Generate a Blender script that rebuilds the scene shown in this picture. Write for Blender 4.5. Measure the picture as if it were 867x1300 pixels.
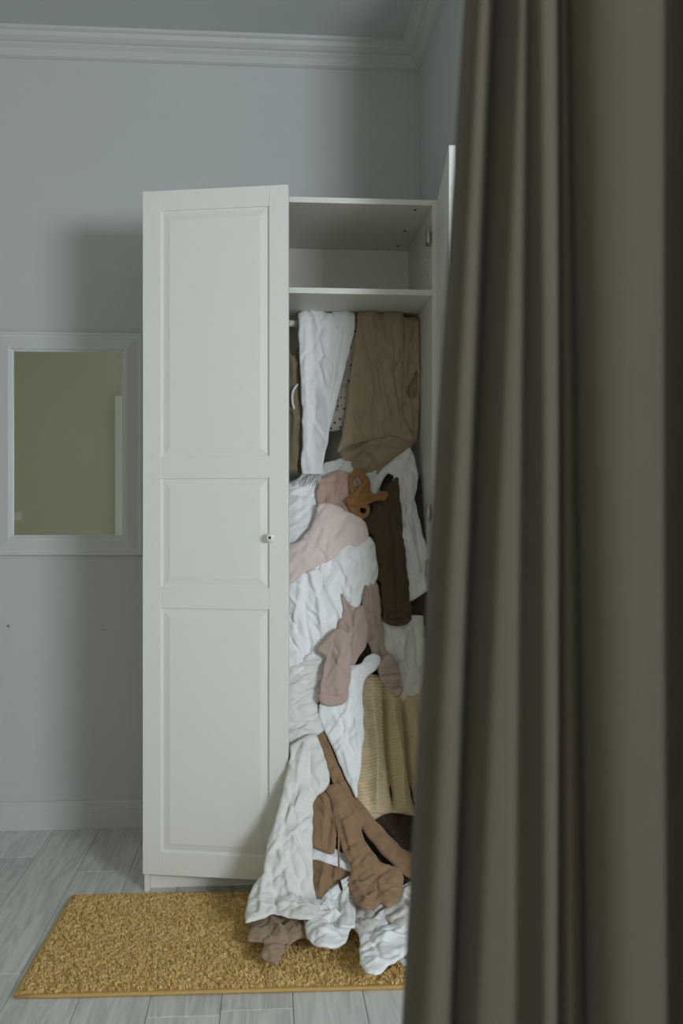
import bpy, bmesh, math, random
import numpy as np
from mathutils import Vector, Matrix

S = bpy.context.scene
C = S.collection
for o in list(bpy.data.objects):
    bpy.data.objects.remove(o)

# ------------------------------------------------------------------ camera
cam_d = bpy.data.cameras.new('camera')
cam = bpy.data.objects.new('camera', cam_d)
C.objects.link(cam)
cam.location = (0.4164, -3.3256, 1.2486)
cam.rotation_euler = (math.pi / 2, 0, -0.0755)
cam_d.sensor_fit = 'VERTICAL'
cam_d.sensor_height = 36.0
cam_d.sensor_width = 24.0
cam_d.lens = 34.17
cam_d.shift_y = 0.0094
cam_d.clip_start = 0.02
cam_d.dof.use_dof = True
cam_d.dof.focus_distance = 3.25
cam_d.dof.aperture_fstop = 5.0
S.camera = cam

# ------------------------------------------------------------------ world and daylight
w = bpy.data.worlds.new('overcast_sky')
S.world = w
w.use_nodes = True
w.node_tree.nodes['Background'].inputs[0].default_value = (0.72, 0.84, 1.0, 1)
w.node_tree.nodes['Background'].inputs[1].default_value = 1.0


def window_daylight(name, loc, rot, sx, sy, power, col):
    d = bpy.data.lights.new(name, 'AREA')
    d.shape = 'RECTANGLE'
    d.size, d.size_y = sx, sy
    d.energy = power
    d.color = col
    o = bpy.data.objects.new(name, d)
    C.objects.link(o)
    o.location = loc
    o.rotation_euler = rot
    return o


# daylight entering by the window of the adjoining bay, behind the camera on the right
window_daylight('window_daylight', (2.62, -4.57, 1.70), (math.radians(90), 0, math.radians(28)), 1.05, 0.66, 122.0, (0.83, 0.905, 1.0))
# warm, weak fill light added behind the camera to lift the shadows
window_daylight('rear_fill_light', (.06, -4.57, 1.55), (math.radians(90), 0, 0), 1.05, 1.55, 10.5, (1.0, 0.90, 0.64))

S.view_settings.view_transform = 'Standard'
S.view_settings.look = 'None'
S.view_settings.gamma = 1.0
S.view_settings.use_curve_mapping = False
S.view_settings.exposure = -0.07
S.cycles.use_denoising = True
S.cycles.max_bounces = 10
S.cycles.diffuse_bounces = 6


# ------------------------------------------------------------------ helpers
def mat(name, col, rough=0.6, var=0.0, var_scale=6.0, bump=0.0, bump_scale=200.0, metal=0.0, sheen=0.0, spec=0.3, aniso=None):
    m = bpy.data.materials.new(name)
    m.use_nodes = True
    nt = m.node_tree
    b = nt.nodes['Principled BSDF']
    b.inputs['Base Color'].default_value = (*col, 1)
    b.inputs['Roughness'].default_value = rough
    b.inputs['Metallic'].default_value = metal
    b.inputs['Specular IOR Level'].default_value = spec
    if sheen:
        b.inputs['Sheen Weight'].default_value = sheen
        b.inputs['Sheen Roughness'].default_value = 0.6
    tc = nt.nodes.new('ShaderNodeTexCoord')
    src = tc.outputs['Object']
    if aniso:
        mp = nt.nodes.new('ShaderNodeMapping')
        mp.inputs['Scale'].default_value = aniso
        nt.links.new(src, mp.inputs[0])
        src = mp.outputs[0]
    if var:
        n = nt.nodes.new('ShaderNodeTexNoise')
        n.inputs['Scale'].default_value = var_scale
        n.inputs['Detail'].default_value = 5
        nt.links.new(src, n.inputs['Vector'])
        mx = nt.nodes.new('ShaderNodeMix')
        mx.data_type = 'RGBA'
        mx.inputs[6].default_value = (*[max(0, c * (1 - var)) for c in col], 1)
        mx.inputs[7].default_value = (*[min(1, c * (1 + var)) for c in col], 1)
        nt.links.new(n.outputs['Fac'], mx.inputs[0])
        nt.links.new(mx.outputs[2], b.inputs['Base Color'])
    if bump:
        n2 = nt.nodes.new('ShaderNodeTexNoise')
        n2.inputs['Scale'].default_value = bump_scale
        n2.inputs['Detail'].default_value = 3
        nt.links.new(src, n2.inputs['Vector'])
        bp = nt.nodes.new('ShaderNodeBump')
        bp.inputs['Strength'].default_value = bump
        bp.inputs['Distance'].default_value = 0.004
        nt.links.new(n2.outputs['Fac'], bp.inputs['Height'])
        nt.links.new(bp.outputs[0], b.inputs['Normal'])
    return m


def cloth(name, col, var=0.06, bump=0.35):
    return mat(name, col, 0.92, var, 14, bump, 260, sheen=0.15, spec=0.1)


def srgb(r, g, b):
    f = lambda c: (c / 255 / 12.92) if c / 255 <= 0.04045 else ((c / 255 + 0.055) / 1.055) ** 2.4
    return (f(r), f(g), f(b))


M = {
    'wall': mat('painted_plaster', srgb(192, 196, 196), 0.8, 0.03, 2.0, 0.12, 90),
    'wall_rear': mat('beige_plaster', srgb(204, 200, 180), 0.85, 0.04, 2.0, 0.1, 90),
    'ceiling': mat('ceiling_paint', srgb(196, 202, 200), 0.9, 0.02, 2.0),
    'trim': mat('trim_paint', srgb(195, 199, 198), 0.5, 0.02, 4.0),
    'foil': mat('white_foil', srgb(226, 228, 222), 0.38, 0.015, 3.0, spec=0.4),
    'carcass': mat('white_laminate', srgb(220, 219, 210), 0.45, 0.015, 3.0),
    'mirror_frame': mat('frame_paint', srgb(202, 206, 206), 0.4, 0.02, 4.0),
    'mirror_glass': mat('silvered_glass', (0.88, 0.90, 0.88), 0.02, metal=1.0),
    'steel': mat('steel', (0.42, 0.40, 0.36), 0.35, metal=0.9),
    'chrome': mat('brass_pin', (0.10, 0.09, 0.08), 0.3, metal=0.8),
    'dark_hole': mat('dark_hole', (0.015, 0.014, 0.012), 0.8),
    'porcelain': mat('knob_porcelain', srgb(235, 232, 225), 0.15, spec=0.6),
    'rail': mat('rail_enamel', srgb(214, 210, 200), 0.35),
    'subfloor': mat('subfloor', (0.02, 0.02, 0.02), 0.9),
    'curtain': mat('curtain_twill', srgb(80, 73, 61), 0.9, 0.05, 30, 0.3, 700, sheen=0.1, spec=0.1),
    'white_cool': cloth('white_cotton', srgb(238, 240, 241), 0.03),
    'white_warm': cloth('white_poplin', srgb(226, 226, 222), 0.03),
    'white_grey': cloth('grey_white_cotton', srgb(230, 230, 228), 0.04),
    'offwhite': cloth('off_white_linen', srgb(220, 217, 210), 0.05),
    'beige': cloth('beige_twill', srgb(168, 150, 126), 0.06),
    'khaki': cloth('khaki_viscose', srgb(128, 116, 92), 0.08),
    'dusty_pink': cloth('dusty_pink_knit', srgb(186, 158, 144), 0.07),
    'pale_pink': cloth('pale_pink_jersey', srgb(222, 203, 196), 0.03),
    'mauve': cloth('mauve_cotton', srgb(182, 160, 150), 0.06),
    'dark_olive': cloth('olive_brown_wool', srgb(82, 68, 50), 0.08),
    'dark_brown': cloth('dark_brown_cotton', srgb(74, 58, 46), 0.08),
    'gap_shade': cloth('gap_shade_cloth', srgb(84, 74, 64), 0.08),  # dark tone standing in for shade between the clothes
    'tan_rib': cloth('tan_knit', srgb(212, 192, 158), 0.08),
    'brown': cloth('brown_fleece', srgb(150, 121, 93), 0.09),
    'caramel': cloth('caramel_jersey', srgb(152, 110, 64), 0.08),
    'taupe': cloth('taupe_jersey', srgb(160, 136, 112), 0.07),
    'fringe': cloth('fringe_yarn', srgb(205, 206, 202), 0.05),
}


def plank_material():
    m = bpy.data.materials.new('grey_oak_laminate')
    m.use_nodes = True
    nt = m.node_tree
    L = nt.links
    b = nt.nodes['Principled BSDF']
    b.inputs['Roughness'].default_value = 0.42
    b.inputs['Specular IOR Level'].default_value = 0.35
    tc = nt.nodes.new('ShaderNodeTexCoord')
    oi = nt.nodes.new('ShaderNodeObjectInfo')
    add = nt.nodes.new('ShaderNodeVectorMath')
    sc = nt.nodes.new('ShaderNodeMath'); sc.operation = 'MULTIPLY'; sc.inputs[1].default_value = 37.0
    L.new(oi.outputs['Random'], sc.inputs[0])
    L.new(tc.outputs['Object'], add.inputs[0]); L.new(sc.outputs[0], add.inputs[1])
    mp = nt.nodes.new('ShaderNodeMapping')
    mp.inputs['Scale'].default_value = (9.0, 0.9, 1.0)
    L.new(add.outputs[0], mp.inputs[0])
    n1 = nt.nodes.new('ShaderNodeTexNoise')
    n1.inputs['Scale'].default_value = 1.6; n1.inputs['Detail'].default_value = 6; n1.inputs['Distortion'].default_value = 1.4
    L.new(mp.outputs[0], n1.inputs['Vector'])
    # cathedral growth rings: contour bands of a low-frequency field
    rg = nt.nodes.new('ShaderNodeMath'); rg.operation = 'MULTIPLY'; rg.inputs[1].default_value = 26.0
    sn = nt.nodes.new('ShaderNodeMath'); sn.operation = 'SINE'
    L.new(n1.outputs['Fac'], rg.inputs[0]); L.new(rg.outputs[0], sn.inputs[0])
    mp2 = nt.nodes.new('ShaderNodeMapping')
    mp2.inputs['Scale'].default_value = (90.0, 4.0, 1.0)
    L.new(add.outputs[0], mp2.inputs[0])
    n2 = nt.nodes.new('ShaderNodeTexNoise')
    n2.inputs['Scale'].default_value = 1.0; n2.inputs['Detail'].default_value = 4
    L.new(mp2.outputs[0], n2.inputs['Vector'])
    a1 = nt.nodes.new('ShaderNodeMath'); a1.operation = 'MULTIPLY_ADD'; a1.inputs[1].default_value = 0.17
    L.new(sn.outputs[0], a1.inputs[0]); L.new(n2.outputs['Fac'], a1.inputs[2])
    a2 = nt.nodes.new('ShaderNodeMath'); a2.operation = 'MULTIPLY_ADD'; a2.inputs[1].default_value = 0.30
    L.new(oi.outputs['Random'], a2.inputs[0]); L.new(a1.outputs[0], a2.inputs[2])
    cr = nt.nodes.new('ShaderNodeValToRGB')
    cr.color_ramp.elements[0].position = 0.28; cr.color_ramp.elements[0].color = (*srgb(188, 187, 184), 1)
    cr.color_ramp.elements[1].position = 0.95; cr.color_ramp.elements[1].color = (*srgb(222, 221, 218), 1)
    L.new(a2.outputs[0], cr.inputs[0]); L.new(cr.outputs[0], b.inputs['Base Color'])
    bp = nt.nodes.new('ShaderNodeBump'); bp.inputs['Strength'].default_value = 0.12; bp.inputs['Distance'].default_value = 0.002
    L.new(a1.outputs[0], bp.inputs['Height']); L.new(bp.outputs[0], b.inputs['Normal'])
    return m


def print_material():
    m = cloth('floral_print', srgb(176, 170, 160), 0.04)
    nt = m.node_tree
    b = nt.nodes['Principled BSDF']
    tc = nt.nodes.new('ShaderNodeTexCoord')
    v = nt.nodes.new('ShaderNodeTexVoronoi'); v.inputs['Scale'].default_value = 55
    nt.links.new(tc.outputs['Object'], v.inputs['Vector'])
    cr = nt.nodes.new('ShaderNodeValToRGB')
    cr.color_ramp.elements[0].position = 0.20; cr.color_ramp.elements[0].color = (0.03, 0.03, 0.03, 1)
    cr.color_ramp.elements[1].position = 0.27; cr.color_ramp.elements[1].color = (*srgb(180, 172, 160), 1)
    nt.links.new(v.outputs['Distance'], cr.inputs[0])
    nt.links.new(cr.outputs[0], b.inputs['Base Color'])
    return m


def rug_material(name, dark, light):
    m = bpy.data.materials.new(name)
    m.use_nodes = True
    nt = m.node_tree
    b = nt.nodes['Principled BSDF']
    b.inputs['Roughness'].default_value = 0.95
    b.inputs['Specular IOR Level'].default_value = 0.05
    tc = nt.nodes.new('ShaderNodeTexCoord')
    n = nt.nodes.new('ShaderNodeTexNoise'); n.inputs['Scale'].default_value = 55; n.inputs['Detail'].default_value = 4
    nt.links.new(tc.outputs['Object'], n.inputs['Vector'])
    cr = nt.nodes.new('ShaderNodeValToRGB')
    cr.color_ramp.elements[0].position = 0.3; cr.color_ramp.elements[0].color = (*dark, 1)
    cr.color_ramp.elements[1].position = 0.62; cr.color_ramp.elements[1].color = (*light, 1)
    nt.links.new(n.outputs['Fac'], cr.inputs[0]); nt.links.new(cr.outputs[0], b.inputs['Base Color'])
    return m


def glass_material():
    m = bpy.data.materials.new('window_glass')
    m.use_nodes = True
    nt = m.node_tree
    b = nt.nodes['Principled BSDF']
    tr = nt.nodes.new('ShaderNodeBsdfTransparent')
    gl = nt.nodes.new('ShaderNodeBsdfGlossy'); gl.inputs['Roughness'].default_value = 0.02
    mx = nt.nodes.new('ShaderNodeMixShader'); mx.inputs[0].default_value = 0.06
    nt.links.new(tr.outputs[0], mx.inputs[1]); nt.links.new(gl.outputs[0], mx.inputs[2])
    nt.links.new(mx.outputs[0], nt.nodes['Material Output'].inputs[0])
    nt.nodes.remove(b)
    return m


M['plank'] = plank_material()
M['print'] = print_material()
M['rug'] = rug_material('mustard_pile', srgb(212, 178, 106), srgb(248, 220, 158))
M['rug_edge'] = mat('mustard_binding', srgb(196, 160, 100), 0.9, 0.08, 60, 0.5, 500, spec=0.05)
M['glass'] = glass_material()


def link(name, me, material=None, parent=None, smooth=False):
    if material is not None:
        me.materials.append(M[material] if isinstance(material, str) else material)
    if smooth:
        me.polygons.foreach_set('use_smooth', [True] * len(me.polygons))
    o = bpy.data.objects.new(name, me)
    C.objects.link(o)
    if parent is not None:
        o.parent = parent
    return o


def from_bm(name, bm, material=None, parent=None, smooth=False):
    me = bpy.data.meshes.new(name)
    bm.normal_update()
    bm.to_mesh(me)
    bm.free()
    return link(name, me, material, parent, smooth)


def box_bm(x0, x1, y0, y1, z0, z1, bev=0.0, seg=2):
    bm = bmesh.new()
    bmesh.ops.create_cube(bm, size=1)
    for v in bm.verts:
        v.co = Vector((x0 + (v.co.x + .5) * (x1 - x0), y0 + (v.co.y + .5) * (y1 - y0), z0 + (v.co.z + .5) * (z1 - z0)))
    if bev:
        bmesh.ops.bevel(bm, geom=bm.edges[:], offset=bev, segments=seg, affect='EDGES', profile=.5)
    return bm


def box(name, x0, x1, y0, y1, z0, z1, material, parent=None, bev=0.0):
    return from_bm(name, box_bm(x0, x1, y0, y1, z0, z1, bev), material, parent)


def thing(name, label, cat, loc=(0, 0, 0), group=None):
    o = bpy.data.objects.new(name, None)
    o.empty_display_size = 0.05
    C.objects.link(o)
    o.location = loc
    tag(o, label, cat, group)
    return o


def tag(o, label, cat, group=None):
    o['label'] = label
    o['category'] = cat
    if group:
        o['group'] = group
    return o


def struct(o):
    o['kind'] = 'structure'
    return o


def lathe(name, prof, n, material, parent=None, axis='Z'):
    bm = bmesh.new()
    rings = []
    for r, z in prof:
        ring = []
        for i in range(n):
            a = 2 * math.pi * i / n
            ring.append(bm.verts.new((r * math.cos(a), r * math.sin(a), z)))
        rings.append(ring)
    for k in range(len(rings) - 1):
        for i in range(n):
            bm.faces.new((rings[k][i], rings[k][(i + 1) % n], rings[k + 1][(i + 1) % n], rings[k + 1][i]))
    bm.faces.new(rings[0][::-1]); bm.faces.new(rings[-1])
    if axis == 'Y':
        bmesh.ops.rotate(bm, verts=bm.verts, matrix=Matrix.Rotation(math.pi / 2, 3, 'X'))
    if axis == 'X':
        bmesh.ops.rotate(bm, verts=bm.verts, matrix=Matrix.Rotation(math.pi / 2, 3, 'Y'))
    bmesh.ops.recalc_face_normals(bm, faces=bm.faces[:])
    return from_bm(name, bm, material, parent, True)


def extrude_profile(name, prof, axis, a0, a1, material, parent=None):
    """closed 2-D profile swept straight along X (profile = (y, z)) or along Y (profile = (x, z))"""
    bm = bmesh.new()
    n = len(prof)
    f = (lambda p, t: (t, p[0], p[1])) if axis == 'X' else (lambda p, t: (p[0], t, p[1]))
    A = [bm.verts.new(f(p, a0)) for p in prof]
    B = [bm.verts.new(f(p, a1)) for p in prof]
    for i in range(n):
        bm.faces.new((A[i], A[(i + 1) % n], B[(i + 1) % n], B[i]))
    bm.faces.new(A[::-1]); bm.faces.new(B)
    bmesh.ops.recalc_face_normals(bm, faces=bm.faces[:])
    return from_bm(name, bm, material, parent)


def catmull(pts, n):
    P = np.array(pts, float)
    Q = np.vstack([2 * P[0] - P[1], P, 2 * P[-1] - P[-2]])
    out = []
    for i in range(1, len(Q) - 2):
        p0, p1, p2, p3 = Q[i - 1:i + 3]
        for t in np.linspace(0, 1, n, endpoint=False):
            out.append(.5 * (2 * p1 + (p2 - p0) * t + (2 * p0 - 5 * p1 + 4 * p2 - p3) * t * t + (3 * p1 - p0 - 3 * p2 + p3) * t ** 3))
    out.append(P[-1])
    return np.array(out)


def ribbon(name, pts, width, thick, material, parent=None, n=8, face=(0, -1, 0.15), ring=10, twist=None):
    """rounded flat band (or cord when width == thick) along a spline through 3-D points"""
    W = catmull(pts, n)
    T = np.gradient(W, axis=0)
    T /= np.linalg.norm(T, axis=1)[:, None] + 1e-9
    bm = bmesh.new()
    rings = []
    m = len(W)
    for i in range(m):
        f = np.array(face, float)
        if twist is not None:
            a = np.interp(i / (m - 1), np.linspace(0, 1, len(twist)), twist)
            side0 = np.cross(T[i], f); side0 /= np.linalg.norm(side0) + 1e-9
            f = f * math.cos(a) + side0 * math.sin(a)
        side = np.cross(T[i], f); side /= np.linalg.norm(side) + 1e-9
        up = np.cross(side, T[i])
        e = min(1.0, 0.55 + min(i, m - 1 - i) * 0.25)
        rings.append([bm.verts.new(tuple(W[i] + e * (side * width / 2 * math.cos(q) + up * thick / 2 * math.sin(q)))) for q in np.linspace(0, 2 * math.pi, ring, endpoint=False)])
    for k in range(m - 1):
        for i in range(ring):
            bm.faces.new((rings[k][i], rings[k][(i + 1) % ring], rings[k + 1][(i + 1) % ring], rings[k + 1][i]))
    bm.faces.new(rings[0][::-1]); bm.faces.new(rings[-1])
    bmesh.ops.recalc_face_normals(bm, faces=bm.faces[:])
    return from_bm(name, bm, material, parent, True)


# ------------------------------------------------------------------ the room
YW = 0.705      # back wall
XR = 1.049      # right wall
XL = -2.6
YB = -4.6
HC = 3.227

XB = 3.5       # far side of the adjoining bay
struct(box('wall_back', XL - .2, XB + .2, YW, YW + .2, 0, HC, 'wall'))
# short right wall beside the wardrobe; the room opens into the bay beyond it
struct(box('wall_right', XR, XR + .10, -.30, YW, 0, HC, 'wall'))
struct(box('wall_bay', XB, XB + .2, YB, YW, 0, HC, 'wall_rear'))


def wall_with_window(name, axis, p0, p1, a0, a1, w0, w1, z0, z1, wname):
    def bx(nm, u0, u1, c0, c1, parent=None):
        if axis == 'X':
            return box(nm, p0, p1, u0, u1, c0, c1, 'wall_rear', parent)
        return box(nm, u0, u1, p0, p1, c0, c1, 'wall_rear', parent)
    root = struct(bx(name, a0, w0, 0, HC))
    bx('wall_section', w1, a1, 0, HC, root)
    bx('wall_section', w0, w1, 0, z0, root)
    bx('wall_section', w0, w1, z1, HC, root)
    c = (p0 + p1) / 2

    def fr(nm, u0, u1, c0, c1, th, m, parent=None):
        if axis == 'X':
            return box(nm, c - th, c + th, u0, u1, c0, c1, m, parent, .003 if m == 'trim' else 0)
        return box(nm, u0, u1, c - th, c + th, c0, c1, m, parent, .003 if m == 'trim' else 0)
    wdw = struct(fr(wname, w0, w0 + .05, z0, z1, .025, 'trim'))
    fr('window_frame', w1 - .05, w1, z0, z1, .025, 'trim', wdw)
    fr('window_frame', w0, w1, z0, z0 + .05, .025, 'trim', wdw)
    fr('window_frame', w0, w1, z1 - .05, z1, .025, 'trim', wdw)
    fr('pane', w0 + .03, w1 - .03, z0 + .03, z1 - .03, .003, 'glass', wdw)


struct(box('wall_left', XL - .2, XL, YB, YW, 0, HC, 'wall_rear'))
wall_with_window('wall_rear', 'Y', YB - .2, YB, XL - .2, 1.9, -.93, .62, .70, 2.34, 'fill_window')  # window opening here is added, to go with the rear fill light
wall_with_window('wall_rear_bay', 'Y', YB - .2, YB, 1.9, XB + .2, 2.05, 3.2, 1.30, 2.10, 'window_1')
struct(box('ceiling', XL - .2, XB + .2, YB - .2, YW + .2, HC, HC + .15, 'ceiling'))

# floor: dark underlay with individual grey oak planks running towards the back wall
fl = struct(box('floor', XL - .2, XB + .2, YB - .2, YW + .2, -.12, -.012, 'subfloor'))
PW, PL = .186, 1.29
pm = bpy.data.meshes.new('plank')
b_ = box_bm(-PW / 2 + .0007, PW / 2 - .0007, -PL / 2 + .0007, PL / 2 - .0007, -.012, 0, .0014, 1)
b_.to_mesh(pm); b_.free()
pm.materials.append(M['plank'])
joint = {-4: -.35, -3: .37, -2: -.58, -1: .20, 0: -.21, 1: .44, 2: -.83, 3: .05, 4: -.45}
random.seed(4)
k = -14
while True:
    xc = -.077 + PW * (k + .5)
    if xc - PW / 2 > XB:
        break
    if xc + PW / 2 > XL:
        j = joint.get(k, random.uniform(-.6, .6))
        y = j - PL * math.ceil((j - YB) / PL)
        while y < YW:
            y0, y1 = max(y, YB), min(y + PL, YW)
            x0, x1 = max(xc - PW / 2, XL), min(xc + PW / 2, XB)
            if y1 - y0 > .02 and x1 - x0 > .01:
                if y1 - y0 > PL - 1e-4 and x1 - x0 > PW - 1e-4:
                    o = bpy.data.objects.new('plank', pm); C.objects.link(o)
                else:
                    o = from_bm('plank', box_bm(-(x1 - x0) / 2 + .0007, (x1 - x0) / 2 - .0007, -(y1 - y0) / 2 + .0007, (y1 - y0) / 2 - .0007, -.012, 0, .0014, 1), 'plank')
                o.location = ((x0 + x1) / 2, (y0 + y1) / 2, 0)
                o.parent = fl
            y += PL
    k += 1

# skirting board and cornice
bb = [(YW, 0), (YW - .016, 0), (YW - .016, .082), (YW - .012, .088), (YW - .012, .104), (YW - .006, .112), (YW, .114)]
struct(extrude_profile('baseboard_back', bb, 'X', XL, XR, 'trim'))
bbr = [(XR - (YW - p[0]), p[1]) for p in bb]
struct(extrude_profile('baseboard_right', bbr, 'Y', -.30, YW, 'trim'))


def cornice(a):
    return [(a, HC), (a - .082, HC), (a - .082, HC - .012), (a - .070, HC - .018), (a - .066, HC - .034), (a - .050, HC - .046),
            (a - .040, HC - .050), (a - .040, HC - .056), (a - .026, HC - .068), (a - .016, HC - .084), (a - .016, HC - .092), (a - .006, HC - .098), (a, HC - .100)]


struct(extrude_profile('trim_1', cornice(YW), 'X', XL, XR, 'trim'))
struct(extrude_profile('trim_2', cornice(XR), 'Y', -.30, YW, 'trim'))

# rear wall: white casing of the added window and a switch, seen only in the mirror
for nm, x0, x1, z0, z1 in (('trim_3', -1.016, -.93, 0, 2.43), ('trim_4', .62, .706, 0, 2.43), ('trim_5', -.93, .62, 2.34, 2.43)):
    struct(box(nm, x0, x1, YB, YB + .05, z0, z1, 'foil', None, .004))
sw = thing('light_switch', 'small pale light switch reflected in the lower left corner of the mirror', 'switch', (-1.925, YB, 1.26))
box('switch_plate', -.04, .04, 0, .012, 0, .08, 'foil', sw, .003)
box('rocker', -.02, .02, .011, .02, .012, .068, 'foil', sw, .002)

# ------------------------------------------------------------------ wall mirror
mx0, mx1, mz0, mz1, fwid = -.690, -.093, 1.112, 2.018, .082
mir = thing('wall_mirror', 'rectangular mirror in a wide white moulded frame on the wall', 'mirror', ((mx0 + mx1) / 2, YW, mz0))
mw, mh = mx1 - mx0, mz1 - mz0
# profile across the frame member: (distance inwards from outer edge, projection from the wall)
prof = [(0, 0), (0, .018), (.003, .023), (.010, .023), (.014, .019), (.022, .020), (.060, .032), (.066, .033), (.072, .030), (.074, .024), (.082, .020), (.082, 0)]


def member(side):
    bm = bmesh.new()
    A, B = [], []
    for u, d in prof:
        if side in ('top', 'bottom'):
            z = (mh - u) if side == 'top' else u
            A.append(bm.verts.new((-mw / 2 + u, -d, z))); B.append(bm.verts.new((mw / 2 - u, -d, z)))
        else:
            x = (-mw / 2 + u) if side == 'left' else (mw / 2 - u)
            A.append(bm.verts.new((x, -d, u))); B.append(bm.verts.new((x, -d, mh - u)))
    n = len(prof)
    for i in range(n):
        bm.faces.new((A[i], A[(i + 1) % n], B[(i + 1) % n], B[i]))
    bm.faces.new(A[::-1]); bm.faces.new(B)
    bmesh.ops.recalc_face_normals(bm, faces=bm.faces[:])
    return from_bm('frame_member', bm, 'mirror_frame', mir)


for sd in ('top', 'bottom', 'left', 'right'):
    member(sd)
gl = box('mirror_glass', -mw / 2 + .078, mw / 2 - .078, -.014, -.008, .078, mh - .078, 'mirror_glass', mir)
gl['label'] = 'clear silvered mirror glass'

# two plugged screw holes left in the wall paint
for (x, z, r) in ((-.632, .826, .006), (-.255, .806, .005)):
    o = lathe('wall_plug', [(r * .6, 0), (r, .0005), (r, .0015), (r * .5, .002)], 12, 'steel', None, 'Y')
    o.location = (x, YW, z)
    tag(o, 'tiny grey wall plug below the ' + ('lit left side of the mirror' if x < -.5 else 'shaded right side of the mirror'), 'wall plug', 'old plugs in the wall')

# ------------------------------------------------------------------ wardrobe
wd = thing('wardrobe', 'tall white two-door wardrobe standing open and stuffed with clothes', 'wardrobe')
WH, WD = 2.36, .585
box('side_panel', 0, .018, 0, WD, 0, WH, 'carcass', wd, .0008)
box('side_panel', .982, 1.0, 0, WD, 0, WH, 'carcass', wd, .0008)
box('top_panel', .018, .982, 0, WD, WH - .019, WH, 'carcass', wd, .0008)
box('bottom_panel', .018, .982, .002, WD, .065, .084, 'carcass', wd, .0008)
box('shelf', .018, .982, .003, WD - .02, 2.031, 2.0505, 'carcass', wd, .0008)
box('back_panel', .018, .982, WD - .018, WD - .010, .06, WH - .005, 'carcass', wd)
box('plinth', .018, .982, .03, .046, 0, .065, 'carcass', wd)
rl = lathe('clothes_rail', [(.0125, 0), (.0125, .964)], 20, 'rail', wd, 'X')
rl.location = (.018, .305, 1.988)
for x in (.018, .974):
    br = lathe('rail_bracket', [(.021, 0), (.021, .004), (.017, .008)], 16, 'steel', wd, 'X')
    br.location = (x, .305, 1.988)
for (x, y) in ((.93, .05), (.93, .30), (.93, .50)):
    sc_ = lathe('screw_cap', [(.0055, -.0015), (.0055, .0005)], 10, 'dark_hole', wd)
    sc_.location = (x, y, WH - .0192)
for y in (.08, .45):
    for z in (2.12, 2.18, 2.24):
        pn = lathe('peg_hole', [(.003, 0), (.003, .0008)], 8, 'dark_hole', wd, 'X')
        pn.location = (.9812, y, z)

DW, DZ0, DZ1, DT = .497, .065, 2.357, .020
ST = .064
RAILS = [(DZ0, DZ0 + .076), (.958, 1.030), (1.392, 1.466), (DZ1 - .068, DZ1)]


def raised_panel(z0, z1):
    bm = bmesh.new()
    x0, x1 = ST - .004, DW - ST + .004
    lv = [(0, -DT + .016), (0, -DT + .0080), (.012, -DT + .0080), (.034, -DT + .0030)]
    loops = []
    for ins, y in lv:
        loops.append([bm.verts.new((x, y, z)) for x, z in ((x0 + ins, z0 + ins), (x1 - ins, z0 + ins), (x1 - ins, z1 - ins), (x0 + ins, z1 - ins))])
    for a, b in zip(loops, loops[1:]):
        for i in range(4):
            bm.faces.new((a[i], a[(i + 1) % 4], b[(i + 1) % 4], b[i]))
    bm.faces.new(loops[0][::-1]); bm.faces.new(loops[-1])
    bmesh.ops.recalc_face_normals(bm, faces=bm.faces[:])
    me = bpy.data.meshes.new('panel')
    bm.to_mesh(me); bm.free()
    me.materials.append(M['foil'])
    return me


def board_mesh(name, *a):
    me = bpy.data.meshes.new(name)
    bm = box_bm(*a, bev=.0016)
    bm.to_mesh(me); bm.free()
    me.materials.append(M['foil'])
    return me


door_meshes = [('stile', board_mesh('stile', 0, ST, -DT, 0, DZ0, DZ1)), ('stile', board_mesh('stile', DW - ST, DW, -DT, 0, DZ0, DZ1))]
for z0, z1 in RAILS:
    door_meshes.append(('rail', board_mesh('rail', ST - .0004, DW - ST + .0004, -DT + .0006, -.0004, z0, z1)))
for (a, b), (c, d) in zip(RAILS, RAILS[1:]):
    door_meshes.append(('panel', raised_panel(b - .004, c + .004)))
core = board_mesh('door', .002, DW - .002, -.008, -.0008, DZ0 + .002, DZ1 - .002)


def wardrobe_door(hinge, rz, flip, label):
    o = bpy.data.objects.new('door', core)
    C.objects.link(o)
    o.parent = wd
    o.location = hinge
    o.rotation_euler = (0, 0, rz)
    o.scale = (-1 if flip else 1, 1, 1)
    o['label'] = label
    for n, me in door_meshes:
        c = bpy.data.objects.new(n, me)
        C.objects.link(c)
        c.parent = o
    kn = lathe('knob', [(.007, 0), (.0065, .010), (.010, .014), (.0145, .020), (.0155, .025), (.0135, .030), (.007, .0325)], 24, 'porcelain', o, 'Y')
    kn.location = (DW - .054, -DT, 1.196)
    kn['label'] = 'round white door knob'
    pin = lathe('knob_screw', [(.0048, 0), (.0048, .0015)], 12, 'chrome', o, 'Y')
    pin.location = (DW - .054, -DT - .0322, 1.196)
    return o


wardrobe_door((.001, -.002, 0), -.2153, False, 'white panelled left door standing slightly ajar')
wardrobe_door((.999, -.002, 0), math.radians(84), True, 'white panelled right door swung wide open')
for z in (.30, 1.09, 1.28, 2.235):
    box('hinge', .966, .982, .012, .050, z - .022, z + .022, 'steel', wd, .003)
    hc = lathe('hinge_arm', [(.004, -.03), (.009, -.024), (.009, .024), (.004, .03)], 12, 'steel', wd)
    hc.location = (.968, -.006, z)

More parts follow.
